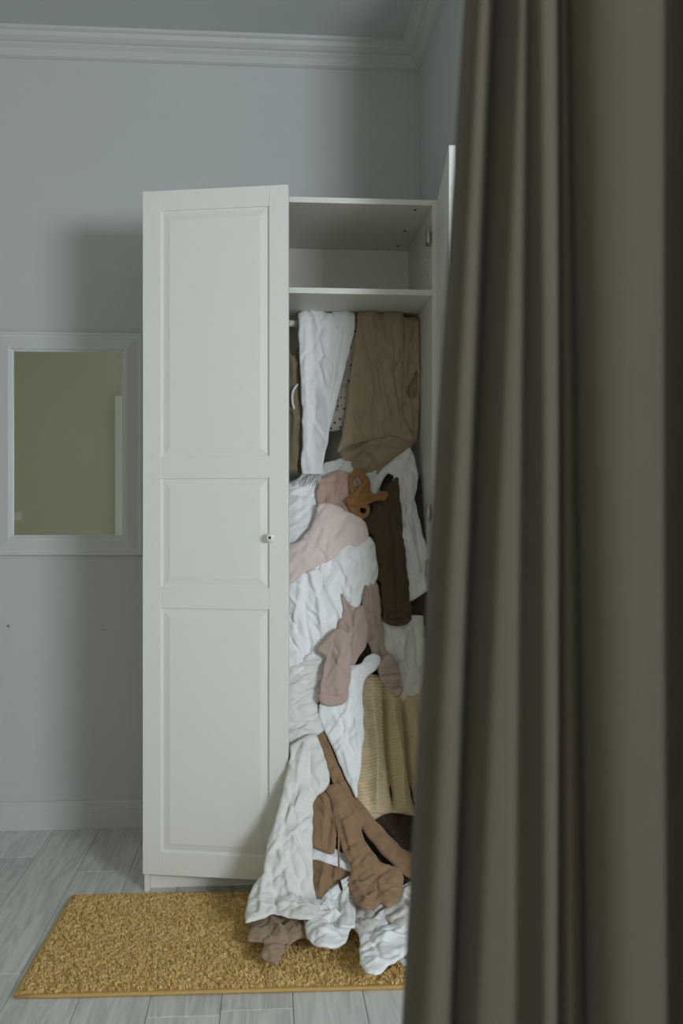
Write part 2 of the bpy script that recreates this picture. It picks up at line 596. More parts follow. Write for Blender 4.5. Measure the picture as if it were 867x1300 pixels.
# ------------------------------------------------------------------ rug
rug = thing('shaggy_rug', 'mustard yellow shaggy rectangular rug on the grey planks', 'rug', (.36, -.398, 0))
rug.rotation_euler = (0, 0, math.radians(-1.3))
RX, RY = .597, .342
from_bm('rug_backing', box_bm(-RX + .004, RX - .004, -RY + .004, RY - .004, 0.0005, .009, .003), 'rug_edge', rug)
loop = [(-RX, -RY), (RX, -RY), (RX, RY), (-RX, RY)]
for i in range(4):
    (ax, ay), (bx, by) = loop[i], loop[(i + 1) % 4]
    ribbon('binding', [(ax, ay, .006), ((ax + bx) / 2, (ay + by) / 2, .0062), (bx, by, .006)], .013, .011, 'rug_edge', rug, 10, (0, 0, 1), 10)
rng = np.random.default_rng(7)
NT = 48000
tx = rng.uniform(-RX + .006, RX - .006, NT); ty = rng.uniform(-RY + .006, RY - .006, NT)
# tufts clump into little curls
clump = rng.integers(0, 9500, NT)
ccx = rng.uniform(-RX + .008, RX - .008, 9500); ccy = rng.uniform(-RY + .008, RY - .008, 9500)
tx = ccx[clump] + rng.normal(0, 0.0026, NT); ty = ccy[clump] + rng.normal(0, .0026, NT)
tx = np.clip(tx, -RX + .004, RX - .004); ty = np.clip(ty, -RY + .004, RY - .004)
ca = rng.uniform(0, 2 * math.pi, 9500); cl = rng.uniform(.002, .006, 9500)
ang = ca[clump] + rng.normal(0, .7, NT)
lean = cl[clump] * rng.uniform(.6, 1.3, NT)
hgt = rng.uniform(.007, .012, NT)
rad = rng.uniform(.0010, .0016, NT)
V = np.zeros((NT, 9, 3)); 
for lv_, (zf, lf, rf) in enumerate(((0, 0, 1.0), (.75, .35, 1.0), (1.0, 1.0, .7))):
    for q in range(3):
        a = ang + q * 2.0944
        V[:, lv_ * 3 + q, 0] = tx + np.cos(ang) * lean * lf + np.cos(a) * rad * rf
        V[:, lv_ * 3 + q, 1] = ty + np.sin(ang) * lean * lf + np.sin(a) * rad * rf
        V[:, lv_ * 3 + q, 2] = .006 + hgt * zf * (1 if lv_ < 2 else .96)
Ft = []
for lv_ in range(2):
    for q in range(3):
        a, b = lv_ * 3 + q, lv_ * 3 + (q + 1) % 3
        Ft.append((a, b, b + 3, a + 3))
Ft = np.array(Ft)
idx = (Ft[None] + (np.arange(NT) * 9)[:, None, None]).reshape(-1, 4)
tip = (np.array([[6, 7, 8]])[None] + (np.arange(NT) * 9)[:, None, None]).reshape(-1, 3)
pile = bpy.data.meshes.new('pile')
pile.from_pydata(V.reshape(-1, 3).tolist(), [], idx.tolist() + tip.tolist())
po = link('pile', pile, 'rug', rug, True)
po['kind'] = 'stuff'

# ------------------------------------------------------------------ curtain
# plan of the gathered cloth seen from above, in metres: at head height and near the floor
pl_top = [(0.5900, -2.4763), (0.5773, -2.4946), (0.5723, -2.5134), (0.5733, -2.5392), (0.5796, -2.5525), (0.5900, -2.5405), (0.5981, -2.5218), (0.5996, -2.5412), (0.6067, -2.5626), (0.6153, -2.5616), (0.6222, -2.5525), (0.6249, -2.5591), (0.6300, -2.5708), (0.6404, -2.5635), (0.6507, -2.5418), (0.6521, -2.5484), (0.6532, -2.5597), (0.6610, -2.5490), (0.6686, -2.5336), (0.6648, -2.5557), (0.6650, -2.5766), (0.6749, -2.5902), (0.6913, -2.5963), (0.7095, -2.5928), (0.7250, -2.5828), (0.7372, -2.5644), (0.7457, -2.5426), (0.7556, -2.5305), (0.7615, -2.5342), (0.7679, -2.5443), (0.7856, -2.5424), (0.8000, -2.6000), (0.8400, -2.6800), (0.9200, -2.6800), (0.9500, -2.7700), (1.0200, -2.7800), (1.0500, -2.8800), (1.1100, -2.9000), (1.1300, -2.9800)]
pl_bot = [(0.5588, -2.4739), (0.5413, -2.4918), (0.5365, -2.5107), (0.5398, -2.5367), (0.5530, -2.5505), (0.5681, -2.5388), (0.5770, -2.5202), (0.5784, -2.5396), (0.5867, -2.5611), (0.6046, -2.5608), (0.6197, -2.5523), (0.6275, -2.5593), (0.6338, -2.5710), (0.6417, -2.5636), (0.6501, -2.5418), (0.6514, -2.5483), (0.6544, -2.5598), (0.6655, -2.5494), (0.6751, -2.5341), (0.6711, -2.5562), (0.6712, -2.5771), (0.6803, -2.5906), (0.6944, -2.5965), (0.7108, -2.5929), (0.7256, -2.5828), (0.7378, -2.5645), (0.7464, -2.5427), (0.7556, -2.5305), (0.7615, -2.5342), (0.7679, -2.5443), (0.7856, -2.5424), (0.8000, -2.6000), (0.8400, -2.6800), (0.9200, -2.6800), (0.9500, -2.7700), (1.0200, -2.7800), (1.0500, -2.8800), (1.1100, -2.9000), (1.1300, -2.9800)]
ct = catmull(pl_top, 10); cb = catmull(pl_bot, 10)  # the out-of-view tail is added to keep window light off the front folds
zs = np.linspace(.012, 3.2, 70)
Vc = []
rr = np.random.default_rng(3)
wob = rr.normal(0, 1, (6,))
for z in zs:
    t = np.clip((1.477 - z) / .60, -.9, 1.9)
    row = ct * (1 - t) + cb * t
    u = np.linspace(0, 1, len(ct))
    row = row + np.stack([.003 * np.sin(z * 2.1 + 9 * u + wob[0]), .004 * np.sin(z * 1.7 + 13 * u + wob[1])], 1)
    Vc += [(x, y, z) for x, y in row]
nc = len(ct)
Fc = [(i * nc + j, i * nc + j + 1, (i + 1) * nc + j + 1, (i + 1) * nc + j) for i in range(len(zs) - 1) for j in range(nc - 1)]
me = bpy.data.meshes.new('curtain'); me.from_pydata(Vc, [], Fc)
cu = link('curtain', me, 'curtain', None, True)
sm = cu.modifiers.new('thickness', 'SOLIDIFY'); sm.thickness = .003; sm.offset = 0
tag(cu, 'heavy taupe curtain hanging in soft vertical folds in the foreground', 'curtain')

# ------------------------------------------------------------------ clothes
# The heap is a smooth slope: it starts over the clothes rail, runs down the front of the wardrobe and out over the rug.
# Every garment is a closed cloth body cut to its outline in (X, distance down the slope) and buckled into folds.
CURVE = [(0.345, 1.9), (0.34, 1.96), (0.325, 1.995), (0.305, 2.004), (0.285, 1.995), (0.272, 1.96), (0.265, 1.88), (0.26, 1.55), (0.235, 1.42), (0.17, 1.25), (0.12, 1.05), (0.085, 0.85), (0.055, 0.68), (0.02, 0.52), (-0.05, 0.36), (-0.13, 0.23), (-0.22, 0.13), (-0.31, 0.065), (-0.4, 0.035), (-0.55, 0.03), (-1.0, 0.03)]


def resample(Cv, ds=.005):
    pts = catmull(Cv, 40)
    L = np.concatenate([[0], np.cumsum(np.linalg.norm(np.diff(pts, axis=0), axis=1))])
    s = np.arange(0, L[-1], ds)
    return s, np.stack([np.interp(s, L, pts[:, k]) for k in range(2)], 1)


SS, SP = resample(CURVE)
ST_ = np.gradient(SP, axis=0); ST_ /= np.linalg.norm(ST_, axis=1)[:, None]
SN = np.stack([ST_[:, 1], -ST_[:, 0]], 1)


def heap(X, s, h):
    """point on the heap: across X, down the slope s, height h off the slope"""
    y = np.interp(s, SS, SP[:, 0]) + np.interp(s, SS, SN[:, 0]) * h
    z = np.interp(s, SS, SP[:, 1]) + np.interp(s, SS, SN[:, 1]) * h
    return np.stack([np.broadcast_to(X, np.shape(y)), y, z], -1)


def value_noise(x, y, scale, rng):
    gx = (x - x.min()) / scale; gy = (y - y.min()) / scale
    nx, ny = int(gx.max()) + 4, int(gy.max()) + 4
    g = rng.normal(0, 1, (nx, ny))
    i, j = gx.astype(int), gy.astype(int)
    fx, fy = gx - i, gy - j
    fx, fy = fx * fx * (3 - 2 * fx), fy * fy * (3 - 2 * fy)
    return (g[i, j] * (1 - fx) + g[i + 1, j] * fx) * (1 - fy) + (g[i, j + 1] * (1 - fx) + g[i + 1, j + 1] * fx) * fy


def poly_dist(px, py, poly):
    """signed distance (inside > 0) and nearest outline point"""
    P = np.array(poly); Q = np.roll(P, -1, axis=0)
    best = np.full(px.shape, 1e9); bx = px.copy(); by = py.copy(); inside = np.zeros(px.shape, bool)
    for (ax, ay), (cx, cy) in zip(P, Q):
        ex, ey = cx - ax, cy - ay
        t = np.clip(((px - ax) * ex + (py - ay) * ey) / (ex * ex + ey * ey + 1e-12), 0, 1)
        qx, qy = ax + t * ex, ay + t * ey
        d = np.hypot(px - qx, py - qy)
        m = d < best
        best = np.where(m, d, best); bx = np.where(m, qx, bx); by = np.where(m, qy, by)
        if ay != cy:
            cr = ((ay > py) != (cy > py)) & (px < (cx - ax) * (py - ay) / (cy - ay) + ax)
            inside ^= cr
    return np.where(inside, best, -best), bx, by


def smooth_outline(poly, n=5):
    P = [np.array(p) for p in poly]
    out = []
    m = len(P)
    for i in range(m):
        p0, p1, p2, p3 = P[i - 1], P[i], P[(i + 1) % m], P[(i + 2) % m]
        for t in np.linspace(0, 1, n, endpoint=False):
            q = .5 * (2 * p1 + (p2 - p0) * t + (2 * p0 - 5 * p1 + 4 * p2 - p3) * t * t + (3 * p1 - p0 - 3 * p2 + p3) * t ** 3)
            l = p1 * (1 - t) + p2 * t
            out.append(tuple(.55 * q + .45 * l))
    return out


def ragged(poly, rng, amp):
    """cloth edges are never quite even"""
    P = np.array(poly)
    Q = np.roll(P, -1, 0)
    seg = np.linalg.norm(Q - P, axis=1)
    pts = []
    for p, q, l in zip(P, Q, seg):
        n = max(1, int(l / .006))
        for i in range(n):
            pts.append(p + (q - p) * i / n)
    P = np.array(pts)
    n = len(P)
    T = np.roll(P, -1, 0) - np.roll(P, 1, 0)
    T /= np.linalg.norm(T, axis=1)[:, None] + 1e-9
    N = np.stack([T[:, 1], -T[:, 0]], 1)
    u = np.arange(n) * .006
    L = n * .006
    d = np.zeros(n)
    for k in range(10):
        f = max(1, round(L / rng.uniform(.035, .14)))
        d += rng.normal(0, 1) * np.sin(2 * math.pi * f * u / L + rng.uniform(0, 6.3))
    return [tuple(v) for v in P + N * (amp * d / 3)[:, None]]


def garment_mesh(name, spec, seed):
    rng = np.random.default_rng(seed * 17 + 5)
    st = spec['step']
    poly = ragged(smooth_outline(spec['poly']), rng, spec.get('ragged', .0014))
    P = np.array(poly)
    x0, s0 = P.min(0) - 1.5 * st; x1, s1 = P.max(0) + 1.5 * st
    gx, gs = np.meshgrid(np.arange(x0, x1, st), np.arange(s0, s1, st), indexing='ij')
    gs = np.clip(gs, 0, None)
    sd, bx, by = poly_dist(gx, gs, poly)
    for h in spec['holes']:
        hp = smooth_outline(h)
        d2, hx, hy = poly_dist(gx, gs, hp)
        m = -d2 < sd
        sd = np.where(m, -d2, sd); bx = np.where(m, hx, bx); by = np.where(m, hy, by)
    node = sd > -.45 * st
    cell = node[:-1, :-1] & node[1:, :-1] & node[1:, 1:] & node[:-1, 1:]
    used = np.zeros_like(node); cnt = np.zeros(node.shape, int)
    for a, b in ((0, 0), (1, 0), (1, 1), (0, 1)):
        used[a:a + cell.shape[0], b:b + cell.shape[1]] |= cell
        cnt[a:a + cell.shape[0], b:b + cell.shape[1]] += cell
    bnd = used & (cnt < 4)
    snap = bnd & (np.abs(sd) < 1.3 * st)
    X = np.where(snap, bx, gx); Sx = np.where(snap, by, gs)
    dist = np.where(bnd, 0, np.clip(sd, 0, None))
    # base relief: rolled edges, loft, drawn folds
    e, puff = spec['edge'], spec['puff']
    t = np.clip(dist / (e * 1.6), 0, 1)
    ee, ang = spec['fold']
    ca, sa = math.cos(math.radians(ang)), math.sin(math.radians(ang))
    wavy = .5 + .5 * np.tanh(value_noise(X, Sx, .028, rng))
    h = puff * .65 * (np.sqrt(np.clip(1 - (1 - t) ** 2, 0, 1)) * .55 + .45 * wavy)
    deep = np.clip(dist / (e * 5), 0, 1)
    h += puff * .35 * deep * deep * (3 - 2 * deep)
    strokes = list(spec['strokes'])
    # further folds that run the way the cloth hangs
    fold_rng = np.random.default_rng(seed * 31 + 11)
    area = abs(sum(p[0] * q[1] - q[0] * p[1] for p, q in zip(spec['poly'], spec['poly'][1:] + spec['poly'][:1]))) / 2
    for _ in range(int(area * spec.get('auto', 420))):
        i1, i2 = fold_rng.integers(len(P), size=2)
        c_ = P[i1] * .5 + P[i2] * .5
        an = math.radians(spec['fold'][1] + 90) + fold_rng.normal(0, .35)
        ln = fold_rng.uniform(.025, .075)
        strokes.append((c_[0] - math.cos(an) * ln, c_[1] - math.sin(an) * ln, c_[0] + math.cos(an) * ln, c_[1] + math.sin(an) * ln, fold_rng.uniform(5, 9), fold_rng.choice([-1, -1, 1]) * fold_rng.uniform(3, 6)))
    for (ax, ay, cx, cy, wmm, amm) in strokes:
        wv = wmm * .001; av = amm * .0022
        ex, ey = cx - ax, cy - ay
        L2 = ex * ex + ey * ey + 1e-9
        tt = ((X - ax) * ex + (Sx - ay) * ey) / L2
        tc = np.clip(tt, 0, 1)
        # folds wander a little
        bend = .35 * wv * np.sin(tc * 7 + ax * 90)
        L = math.sqrt(L2)
        dd = np.hypot(X - ax - tc * ex - bend * -ey / L, Sx - ay - tc * ey - bend * ex / L)
        taper = np.clip(np.minimum(tc, 1 - tc) * 4 + .35, 0, 1)
        h += av * (.6 * np.exp(-(dd / wv) ** 2) + .4 * np.exp(-dd / (.7 * wv))) * taper * np.clip(dist / .008, .15, 1)
    h += .0022 * value_noise(X, Sx, .035, rng) * np.clip(dist / .01, 0, 1) + .0012 * value_noise(X, Sx, .016, rng) * np.clip(dist / .01, 0, 1)
    # fine creases running along the folds
    wx = .010 * value_noise(X, Sx, .06, rng)
    cu_ = value_noise((X * ca + Sx * sa + wx) / .020, (-X * sa + Sx * ca) / .075, 1.0, rng)
    cv_ = value_noise((X * ca + Sx * sa - wx) / .011, (-X * sa + Sx * ca + wx) / .035, 1.0, rng)
    cre = spec.get('crease', .0015)
    h += cre * ((1 - np.abs(cu_)) + .35 * (1 - np.abs(cv_)) - .6) * np.clip(dist / .012, .25, 1)
    h0 = h.copy()
    # buckling: the cloth holds more length than its outline allows, so it wrinkles
    if ee > 0:
        p = np.stack([X, Sx, h], -1)
        U = used
        dirs = [(1, 0, .5), (0, 1, .5), (1, 1, .3), (1, -1, .3), (2, 0, .15), (0, 2, .15)]
        cons = []
        n0, n1 = U.shape
        for dx, dy, kf in dirs:
            ya, yb = (0, n1 - dy) if dy >= 0 else (-dy, n1)
            A = (slice(0, n0 - dx), slice(ya, yb)); B = (slice(dx, n0), slice(ya + dy, yb + dy))
            ok = (U[A] & U[B]).astype(float)
            vx = X[B] - X[A]; vy = Sx[B] - Sx[A]
            l = np.hypot(vx, vy) + 1e-9
            comp = (vx * ca + vy * sa) / l
            rest = l * (1 + ee * comp ** 2 + .25 * ee)
            cons.append((A, B, ok, rest, kf))
        for it in range(70):
            acc = np.zeros_like(p); wgt = np.full(U.shape, 1e-6)
            for A, B, ok, rest, kf in cons:
                dv = p[B] - p[A]
                l = np.sqrt((dv ** 2).sum(-1)) + 1e-9
                corr = (dv * ((l - rest) / l * .5 * kf * ok)[..., None])
                acc[A] += corr; acc[B] -= corr
                wgt[A] += kf * ok; wgt[B] += kf * ok
            p += acc / wgt[..., None] * 1.6 * U[..., None]
            p[..., 0] = np.where(bnd, X, p[..., 0]); p[..., 1] = np.where(bnd, Sx, p[..., 1])
            hh = p[..., 2] - h0
            lap = np.zeros_like(hh); c = np.zeros_like(hh)
            for sh, axx in ((1, 0), (-1, 0), (1, 1), (-1, 1)):
                rH = np.roll(hh, sh, axx); rU = np.roll(U, sh, axx)
                lap += np.where(rU, rH, 0); c += rU
            lap = np.where(c > 0, lap / np.maximum(c, 1), hh)
            hh = hh + (.07 if it < 64 else .25) * (lap - hh)
            hh = np.clip(hh, -.010, .020)
            hh = np.where(bnd, np.clip(hh, -.003, .004), hh)
            p[..., 2] = hh + h0
        X, Sx, h = p[..., 0], p[..., 1], p[..., 2]
    if 'rib' in spec:
        per, amp, axis = spec['rib'][:3]
        if axis == 'S':
            xm = spec['rib'][3]
            k2 = np.clip((X - xm) / .02, 0, 1)
            ph = Sx + k2 * (X - xm) * 1.1 + .10 * h
        else:
            ph = X
        h = h + amp * (np.abs(np.sin(math.pi * ph / per)) ** .55 - .5) * 2 * np.clip(dist / .004, 0, 1)
    off = np.interp(Sx, [a for a, b in spec['off']], [b for a, b in spec['off']])
    th = .0035 + .55 * np.clip(h, 0, None) * np.clip(dist / .02, 0, 1)
    ids = -np.ones(used.shape, int)
    ids[used] = np.arange(used.sum())
    n = int(used.sum())
    F = heap(X[used], Sx[used], (h + off)[used])
    B = heap(X[used], Sx[used], (h + off - th)[used])
    for a in (F, B):
        a[:, 2] = np.maximum(a[:, 2], .0155)
    B[:, 2] = np.minimum(B[:, 2], F[:, 2])
    ci, cj = np.where(cell)
    q = np.stack([ids[ci, cj], ids[ci, cj + 1], ids[ci + 1, cj + 1], ids[ci + 1, cj]], 1)
    faces = np.vstack([q, q[:, ::-1] + n])
    ed = {}
    for a, b, c2, d in q.tolist():
        for u, v in ((a, b), (b, c2), (c2, d), (d, a)):
            if (v, u) in ed:
                del ed[(v, u)]
            else:
                ed[(u, v)] = 1
    rim = [(v, u, u + n, v + n) for u, v in ed]
    me = bpy.data.meshes.new(name)
    me.from_pydata(np.vstack([F, B]).tolist(), [], faces.tolist() + rim)
    me.validate()
    return me


GARMENTS = [
  {'name': 'fringed_scarf', 'label': 'long white fringed scarf draped over the rail beside the open wardrobe door', 'category': 'scarf', 'mat': 'white_cool', 'off': [(0, 0.022)], 'poly': [(0.5292, 0.0), (0.5558, 0.0), (0.5824, 0.0), (0.609, 0.0), (0.6357, 0.0), (0.6624, 0.0), (0.6891, 0.0), (0.7159, 0.0), (0.7427, 0.0), (0.7375, 0.1803), (0.7302, 0.2075), (0.7233, 0.2343), (0.7164, 0.2622), (0.7096, 0.2891), (0.7028, 0.3161), (0.696, 0.3431), (0.6882, 0.3751), (0.6805, 0.407), (0.6727, 0.439), (0.665, 0.4701), (0.6572, 0.5012), (0.6494, 0.5324), (0.6426, 0.5647), (0.6358, 0.5976), (0.6289, 0.6307), (0.6228, 0.6674), (0.6165, 0.7044), (0.6282, 0.7602), (0.5752, 0.7788), (0.5414, 0.74), (0.5361, 0.6965), (0.5383, 0.6634), (0.5404, 0.6312), (0.5424, 0.6012), (0.5424, 0.5714), (0.5425, 0.542), (0.5425, 0.5128), (0.5411, 0.4838), (0.5396, 0.4548), (0.5382, 0.4258), (0.5368, 0.3969), (0.5353, 0.3681), (0.5339, 0.3393), (0.5325, 0.3105), (0.531, 0.2818), (0.5301, 0.2532), (0.5292, 0.2247), (0.5283, 0.1984), (0.5285, 0.17)], 'edge': 0.012, 'puff': 0.012, 'fold': (0.03, 0), 'strokes': [(0.6245, 0.1566, 0.6305, 0.7266, 14, 7), (0.578, 0.1572, 0.5931, 0.7267, 12, -5), (0.6765, 0.168, 0.6224, 0.6961, 12, 6), (0.7055, 0.1727, 0.6466, 0.4828, 8, -5), (0.5545, 0.1696, 0.5591, 0.6964, 8, 4), (0.6534, 0.1634, 0.6963, 0.2088, 6, 3)], 'step': 0.005, 'holes': []},
  {'name': 'draped_skirt', 'label': 'beige twill skirt folded over the rail with its hem turned up', 'category': 'skirt', 'mat': 'beige', 'parts': [{'part': 'panel', 'off': [(0, 0.022)], 'poly': [(0.7515, 0.0), (0.7799, 0.0), (0.8084, 0.0), (0.8369, 0.0), (0.8654, 0.0), (0.8939, 0.0), (0.9225, 0.0), (0.919, 0.1664), (0.918, 0.1947), (0.9176, 0.2203), (0.9174, 0.2489), (0.9165, 0.2776), (0.9158, 0.3064), (0.915, 0.3354), (0.9142, 0.3645), (0.9135, 0.3936), (0.9127, 0.4227), (0.912, 0.4518), (0.9112, 0.481), (0.9228, 0.5249), (0.9403, 0.5557), (0.9577, 0.5871), (0.9458, 0.5992), (0.9078, 0.5934), (0.8612, 0.5726), (0.8261, 0.588), (0.7911, 0.5972), (0.7504, 0.6064), (0.7039, 0.6249), (0.6748, 0.6438), (0.669, 0.6343), (0.6838, 0.5889), (0.6882, 0.562), (0.6926, 0.5355), (0.697, 0.5091), (0.7014, 0.4829), (0.705, 0.4538), (0.7087, 0.4247), (0.7123, 0.3957), (0.716, 0.3667), (0.7203, 0.3377), (0.7247, 0.3088), (0.7291, 0.28), (0.7335, 0.2513), (0.7373, 0.2228), (0.7412, 0.1969), (0.7454, 0.1687)], 'edge': 0.012, 'puff': 0.02, 'fold': (0.03, 10), 'strokes': [(0.7925, 0.181, 0.873, 0.5636, 9, 9), (0.7692, 0.1814, 0.8149, 0.4236, 8, -7), (0.8389, 0.1957, 0.9023, 0.5397, 7, 8), (0.8744, 0.1798, 0.8966, 0.4812, 6, -6), (0.7482, 0.2226, 0.6924, 0.6008, 8, 7), (0.8149, 0.3656, 0.7912, 0.5882, 8, -6), (0.7159, 0.4246, 0.7621, 0.5884, 8, 6)], 'step': 0.005, 'auto': 500, 'holes': []}, {'part': 'hem', 'off': [(0, 0.004)], 'poly': [(0.6762, 0.6279), (0.6948, 0.59), (0.724, 0.5765), (0.7532, 0.563), (0.7859, 0.5482), (0.8191, 0.5432), (0.8484, 0.5391), (0.8831, 0.5348), (0.9152, 0.5434), (0.9391, 0.5596), (0.9604, 0.5844), (0.9543, 0.6083), (0.9361, 0.6479), (0.9091, 0.6622), (0.8743, 0.6907), (0.8428, 0.7313), (0.7907, 0.7178), (0.7387, 0.7386), (0.7274, 0.6965), (0.7075, 0.6808), (0.6875, 0.6617)], 'edge': 0.01, 'puff': 0.02, 'fold': (0.05, 60), 'strokes': [(0.6992, 0.6521, 0.7813, 0.6034, 5, 8), (0.7163, 0.6775, 0.7871, 0.6152, 5, -10), (0.7389, 0.7027, 0.781, 0.6333, 6, 9), (0.7869, 0.6333, 0.8203, 0.7023, 7, -8), (0.8367, 0.6269, 0.8809, 0.5968, 6, 7), (0.8163, 0.6151, 0.904, 0.6326, 6, -5)], 'step': 0.0045, 'auto': 300, 'holes': []}]},
  {'name': 'sleeveless_vest', 'label': 'beige sleeveless vest with bound armhole hanging at the right end of the rail', 'category': 'vest', 'mat': 'beige', 'parts': [{'part': 'front', 'off': [(0, 0.006)], 'poly': [(0.9077, 0.0), (0.9433, 0.0), (0.9788, 0.0), (0.9791, 0.1573), (0.9788, 0.1864), (0.9791, 0.2151), (0.9793, 0.2442), (0.9795, 0.2734), (0.9798, 0.3025), (0.9801, 0.3318), (0.9796, 0.361), (0.9791, 0.3903), (0.9786, 0.4195), (0.9776, 0.4489), (0.9766, 0.4782), (0.9755, 0.5075), (0.9725, 0.537), (0.9694, 0.5665), (0.9662, 0.5963), (0.9426, 0.5994), (0.9042, 0.5799), (0.8881, 0.5447), (0.8851, 0.5102), (0.8829, 0.481), (0.8807, 0.4517), (0.8785, 0.4216), (0.8785, 0.394), (0.8785, 0.3674), (0.8785, 0.3409), (0.8786, 0.3144), (0.8786, 0.2879), (0.8787, 0.2615), (0.8788, 0.2349), (0.879, 0.2088), (0.8796, 0.1822), (0.9072, 0.1557)], 'holes': [[(0.9698, 0.326), (0.958, 0.3554), (0.9373, 0.3907), (0.9329, 0.4142), (0.9373, 0.4317), (0.952, 0.4359), (0.9668, 0.4226), (0.9712, 0.3845)]], 'edge': 0.008, 'puff': 0.016, 'fold': (0.03, 0), 'strokes': [(0.9604, 0.1575, 0.9552, 0.2737, 6, -6), (0.9312, 0.1522, 0.9196, 0.4787, 8, 7), (0.9314, 0.42, 0.9402, 0.4433, 4, 5), (0.9402, 0.4433, 0.9697, 0.4343, 4, 5), (0.9256, 0.385, 0.9551, 0.3379, 4, 5), (0.9343, 0.4785, 0.9575, 0.5844, 8, 6)], 'step': 0.004}, {'part': 'back', 'grow': 0, 'off': [(0, -0.022)], 'poly': [(0.9166, 0.12), (0.9447, 0.12), (0.9729, 0.12), (0.9736, 0.12), (0.9772, 0.1805), (0.9772, 0.21), (0.9777, 0.2376), (0.9785, 0.2675), (0.9795, 0.2973), (0.9804, 0.3269), (0.9804, 0.3564), (0.9804, 0.3859), (0.9803, 0.4154), (0.9793, 0.4449), (0.9783, 0.4744), (0.9772, 0.5038), (0.9727, 0.5421), (0.968, 0.5802), (0.9383, 0.5804), (0.934, 0.5541), (0.9296, 0.5277), (0.9253, 0.5013), (0.9209, 0.4749), (0.9206, 0.4464), (0.9204, 0.418), (0.9202, 0.3895), (0.92, 0.361), (0.9197, 0.3325), (0.9195, 0.304), (0.9193, 0.2753), (0.9192, 0.2464), (0.9191, 0.2172), (0.9195, 0.1855), (0.9206, 0.1463)], 'edge': 0.008, 'puff': 0.012, 'fold': (0.03, 0), 'strokes': [(0.9447, 0.3273, 0.9565, 0.4304, 6, 5)], 'step': 0.006, 'auto': 200, 'holes': []}]},
  {'name': 'printed_blouse', 'label': 'pale blouse with a tiny dark floral print hanging between scarf and skirt', 'category': 'blouse', 'mat': 'print', 'off': [(0, -0.004)], 'poly': [(0.6785, 0.1627), (0.7199, 0.1405), (0.7548, 0.1605), (0.7752, 0.1941), (0.77, 0.2219), (0.7652, 0.2483), (0.7623, 0.2767), (0.7593, 0.306), (0.7564, 0.3346), (0.7517, 0.3921), (0.7324, 0.3972), (0.7445, 0.4165), (0.7417, 0.4522), (0.7382, 0.4848), (0.722, 0.536), (0.6802, 0.5553), (0.6345, 0.5548), (0.622, 0.5043), (0.6282, 0.4651), (0.634, 0.4317), (0.6398, 0.3954), (0.6456, 0.3592), (0.6495, 0.3304), (0.6534, 0.3012), (0.6574, 0.2717), (0.6623, 0.2401), (0.6673, 0.2087)], 'edge': 0.01, 'puff': 0.014, 'fold': (0.08, 0), 'strokes': [(0.6833, 0.3918, 0.7301, 0.3826, 5, -12), (0.6774, 0.4502, 0.7067, 0.4353, 5, 8)], 'step': 0.005, 'holes': []},
  {'name': 'strappy_dress', 'label': 'dark khaki dress hanging in shadow at the left end of the rail', 'category': 'dress', 'mat': 'khaki', 'off': [(0, -0.01)], 'poly': [(0.4739, 0.218), (0.4913, 0.2501), (0.5088, 0.2821), (0.5291, 0.2466), (0.5614, 0.2695), (0.5682, 0.2987), (0.5755, 0.3303), (0.5763, 0.3594), (0.5768, 0.3857), (0.5774, 0.4119), (0.578, 0.4381), (0.5786, 0.4643), (0.5791, 0.4906), (0.5797, 0.5168), (0.5802, 0.5431), (0.5808, 0.5693), (0.5813, 0.5973), (0.5781, 0.6268), (0.5751, 0.6547), (0.5719, 0.683), (0.5546, 0.7228), (0.5168, 0.7096), (0.4908, 0.7097), (0.4852, 0.6806), (0.4795, 0.6524), (0.4738, 0.6246), (0.468, 0.5969), (0.4685, 0.5698), (0.4689, 0.5428), (0.4693, 0.5158), (0.4697, 0.4888), (0.4701, 0.4617), (0.4706, 0.4347), (0.471, 0.4077), (0.4714, 0.3807), (0.4718, 0.3537), (0.4722, 0.3267), (0.4727, 0.2996), (0.4731, 0.2725), (0.4735, 0.2453)], 'edge': 0.01, 'puff': 0.014, 'fold': (0.06, 0), 'strokes': [(0.5088, 0.2762, 0.5141, 0.685, 8, 8), (0.5291, 0.3343, 0.5343, 0.6849, 6, -8)], 'step': 0.006, 'holes': []},
  {'name': 'white_towel', 'label': 'smooth white cloth under the scarf fringe at the top left of the heap', 'category': 'cloth', 'mat': 'white_cool', 'off': [(0, 0.03)], 'poly': [(0.4582, 0.8036), (0.4895, 0.7717), (0.5166, 0.7619), (0.5437, 0.7519), (0.5922, 0.7484), (0.6211, 0.7314), (0.641, 0.7677), (0.6355, 0.7976), (0.6299, 0.8273), (0.622, 0.8608), (0.614, 0.8934), (0.6047, 0.9198), (0.5947, 0.9481), (0.579, 0.9733), (0.5617, 0.9997), (0.5229, 1.0318), (0.4911, 1.0426), (0.4542, 1.0315), (0.4575, 0.9997), (0.4575, 0.9724), (0.4576, 0.945), (0.4577, 0.9174), (0.4578, 0.8903), (0.458, 0.8625), (0.4581, 0.8336)], 'edge': 0.02, 'puff': 0.02, 'fold': (0.03, 60), 'strokes': [(0.4949, 0.8129, 0.5862, 0.7714, 6, 6), (0.4991, 0.9991, 0.5271, 0.9711, 4, 5)], 'step': 0.006, 'holes': []},
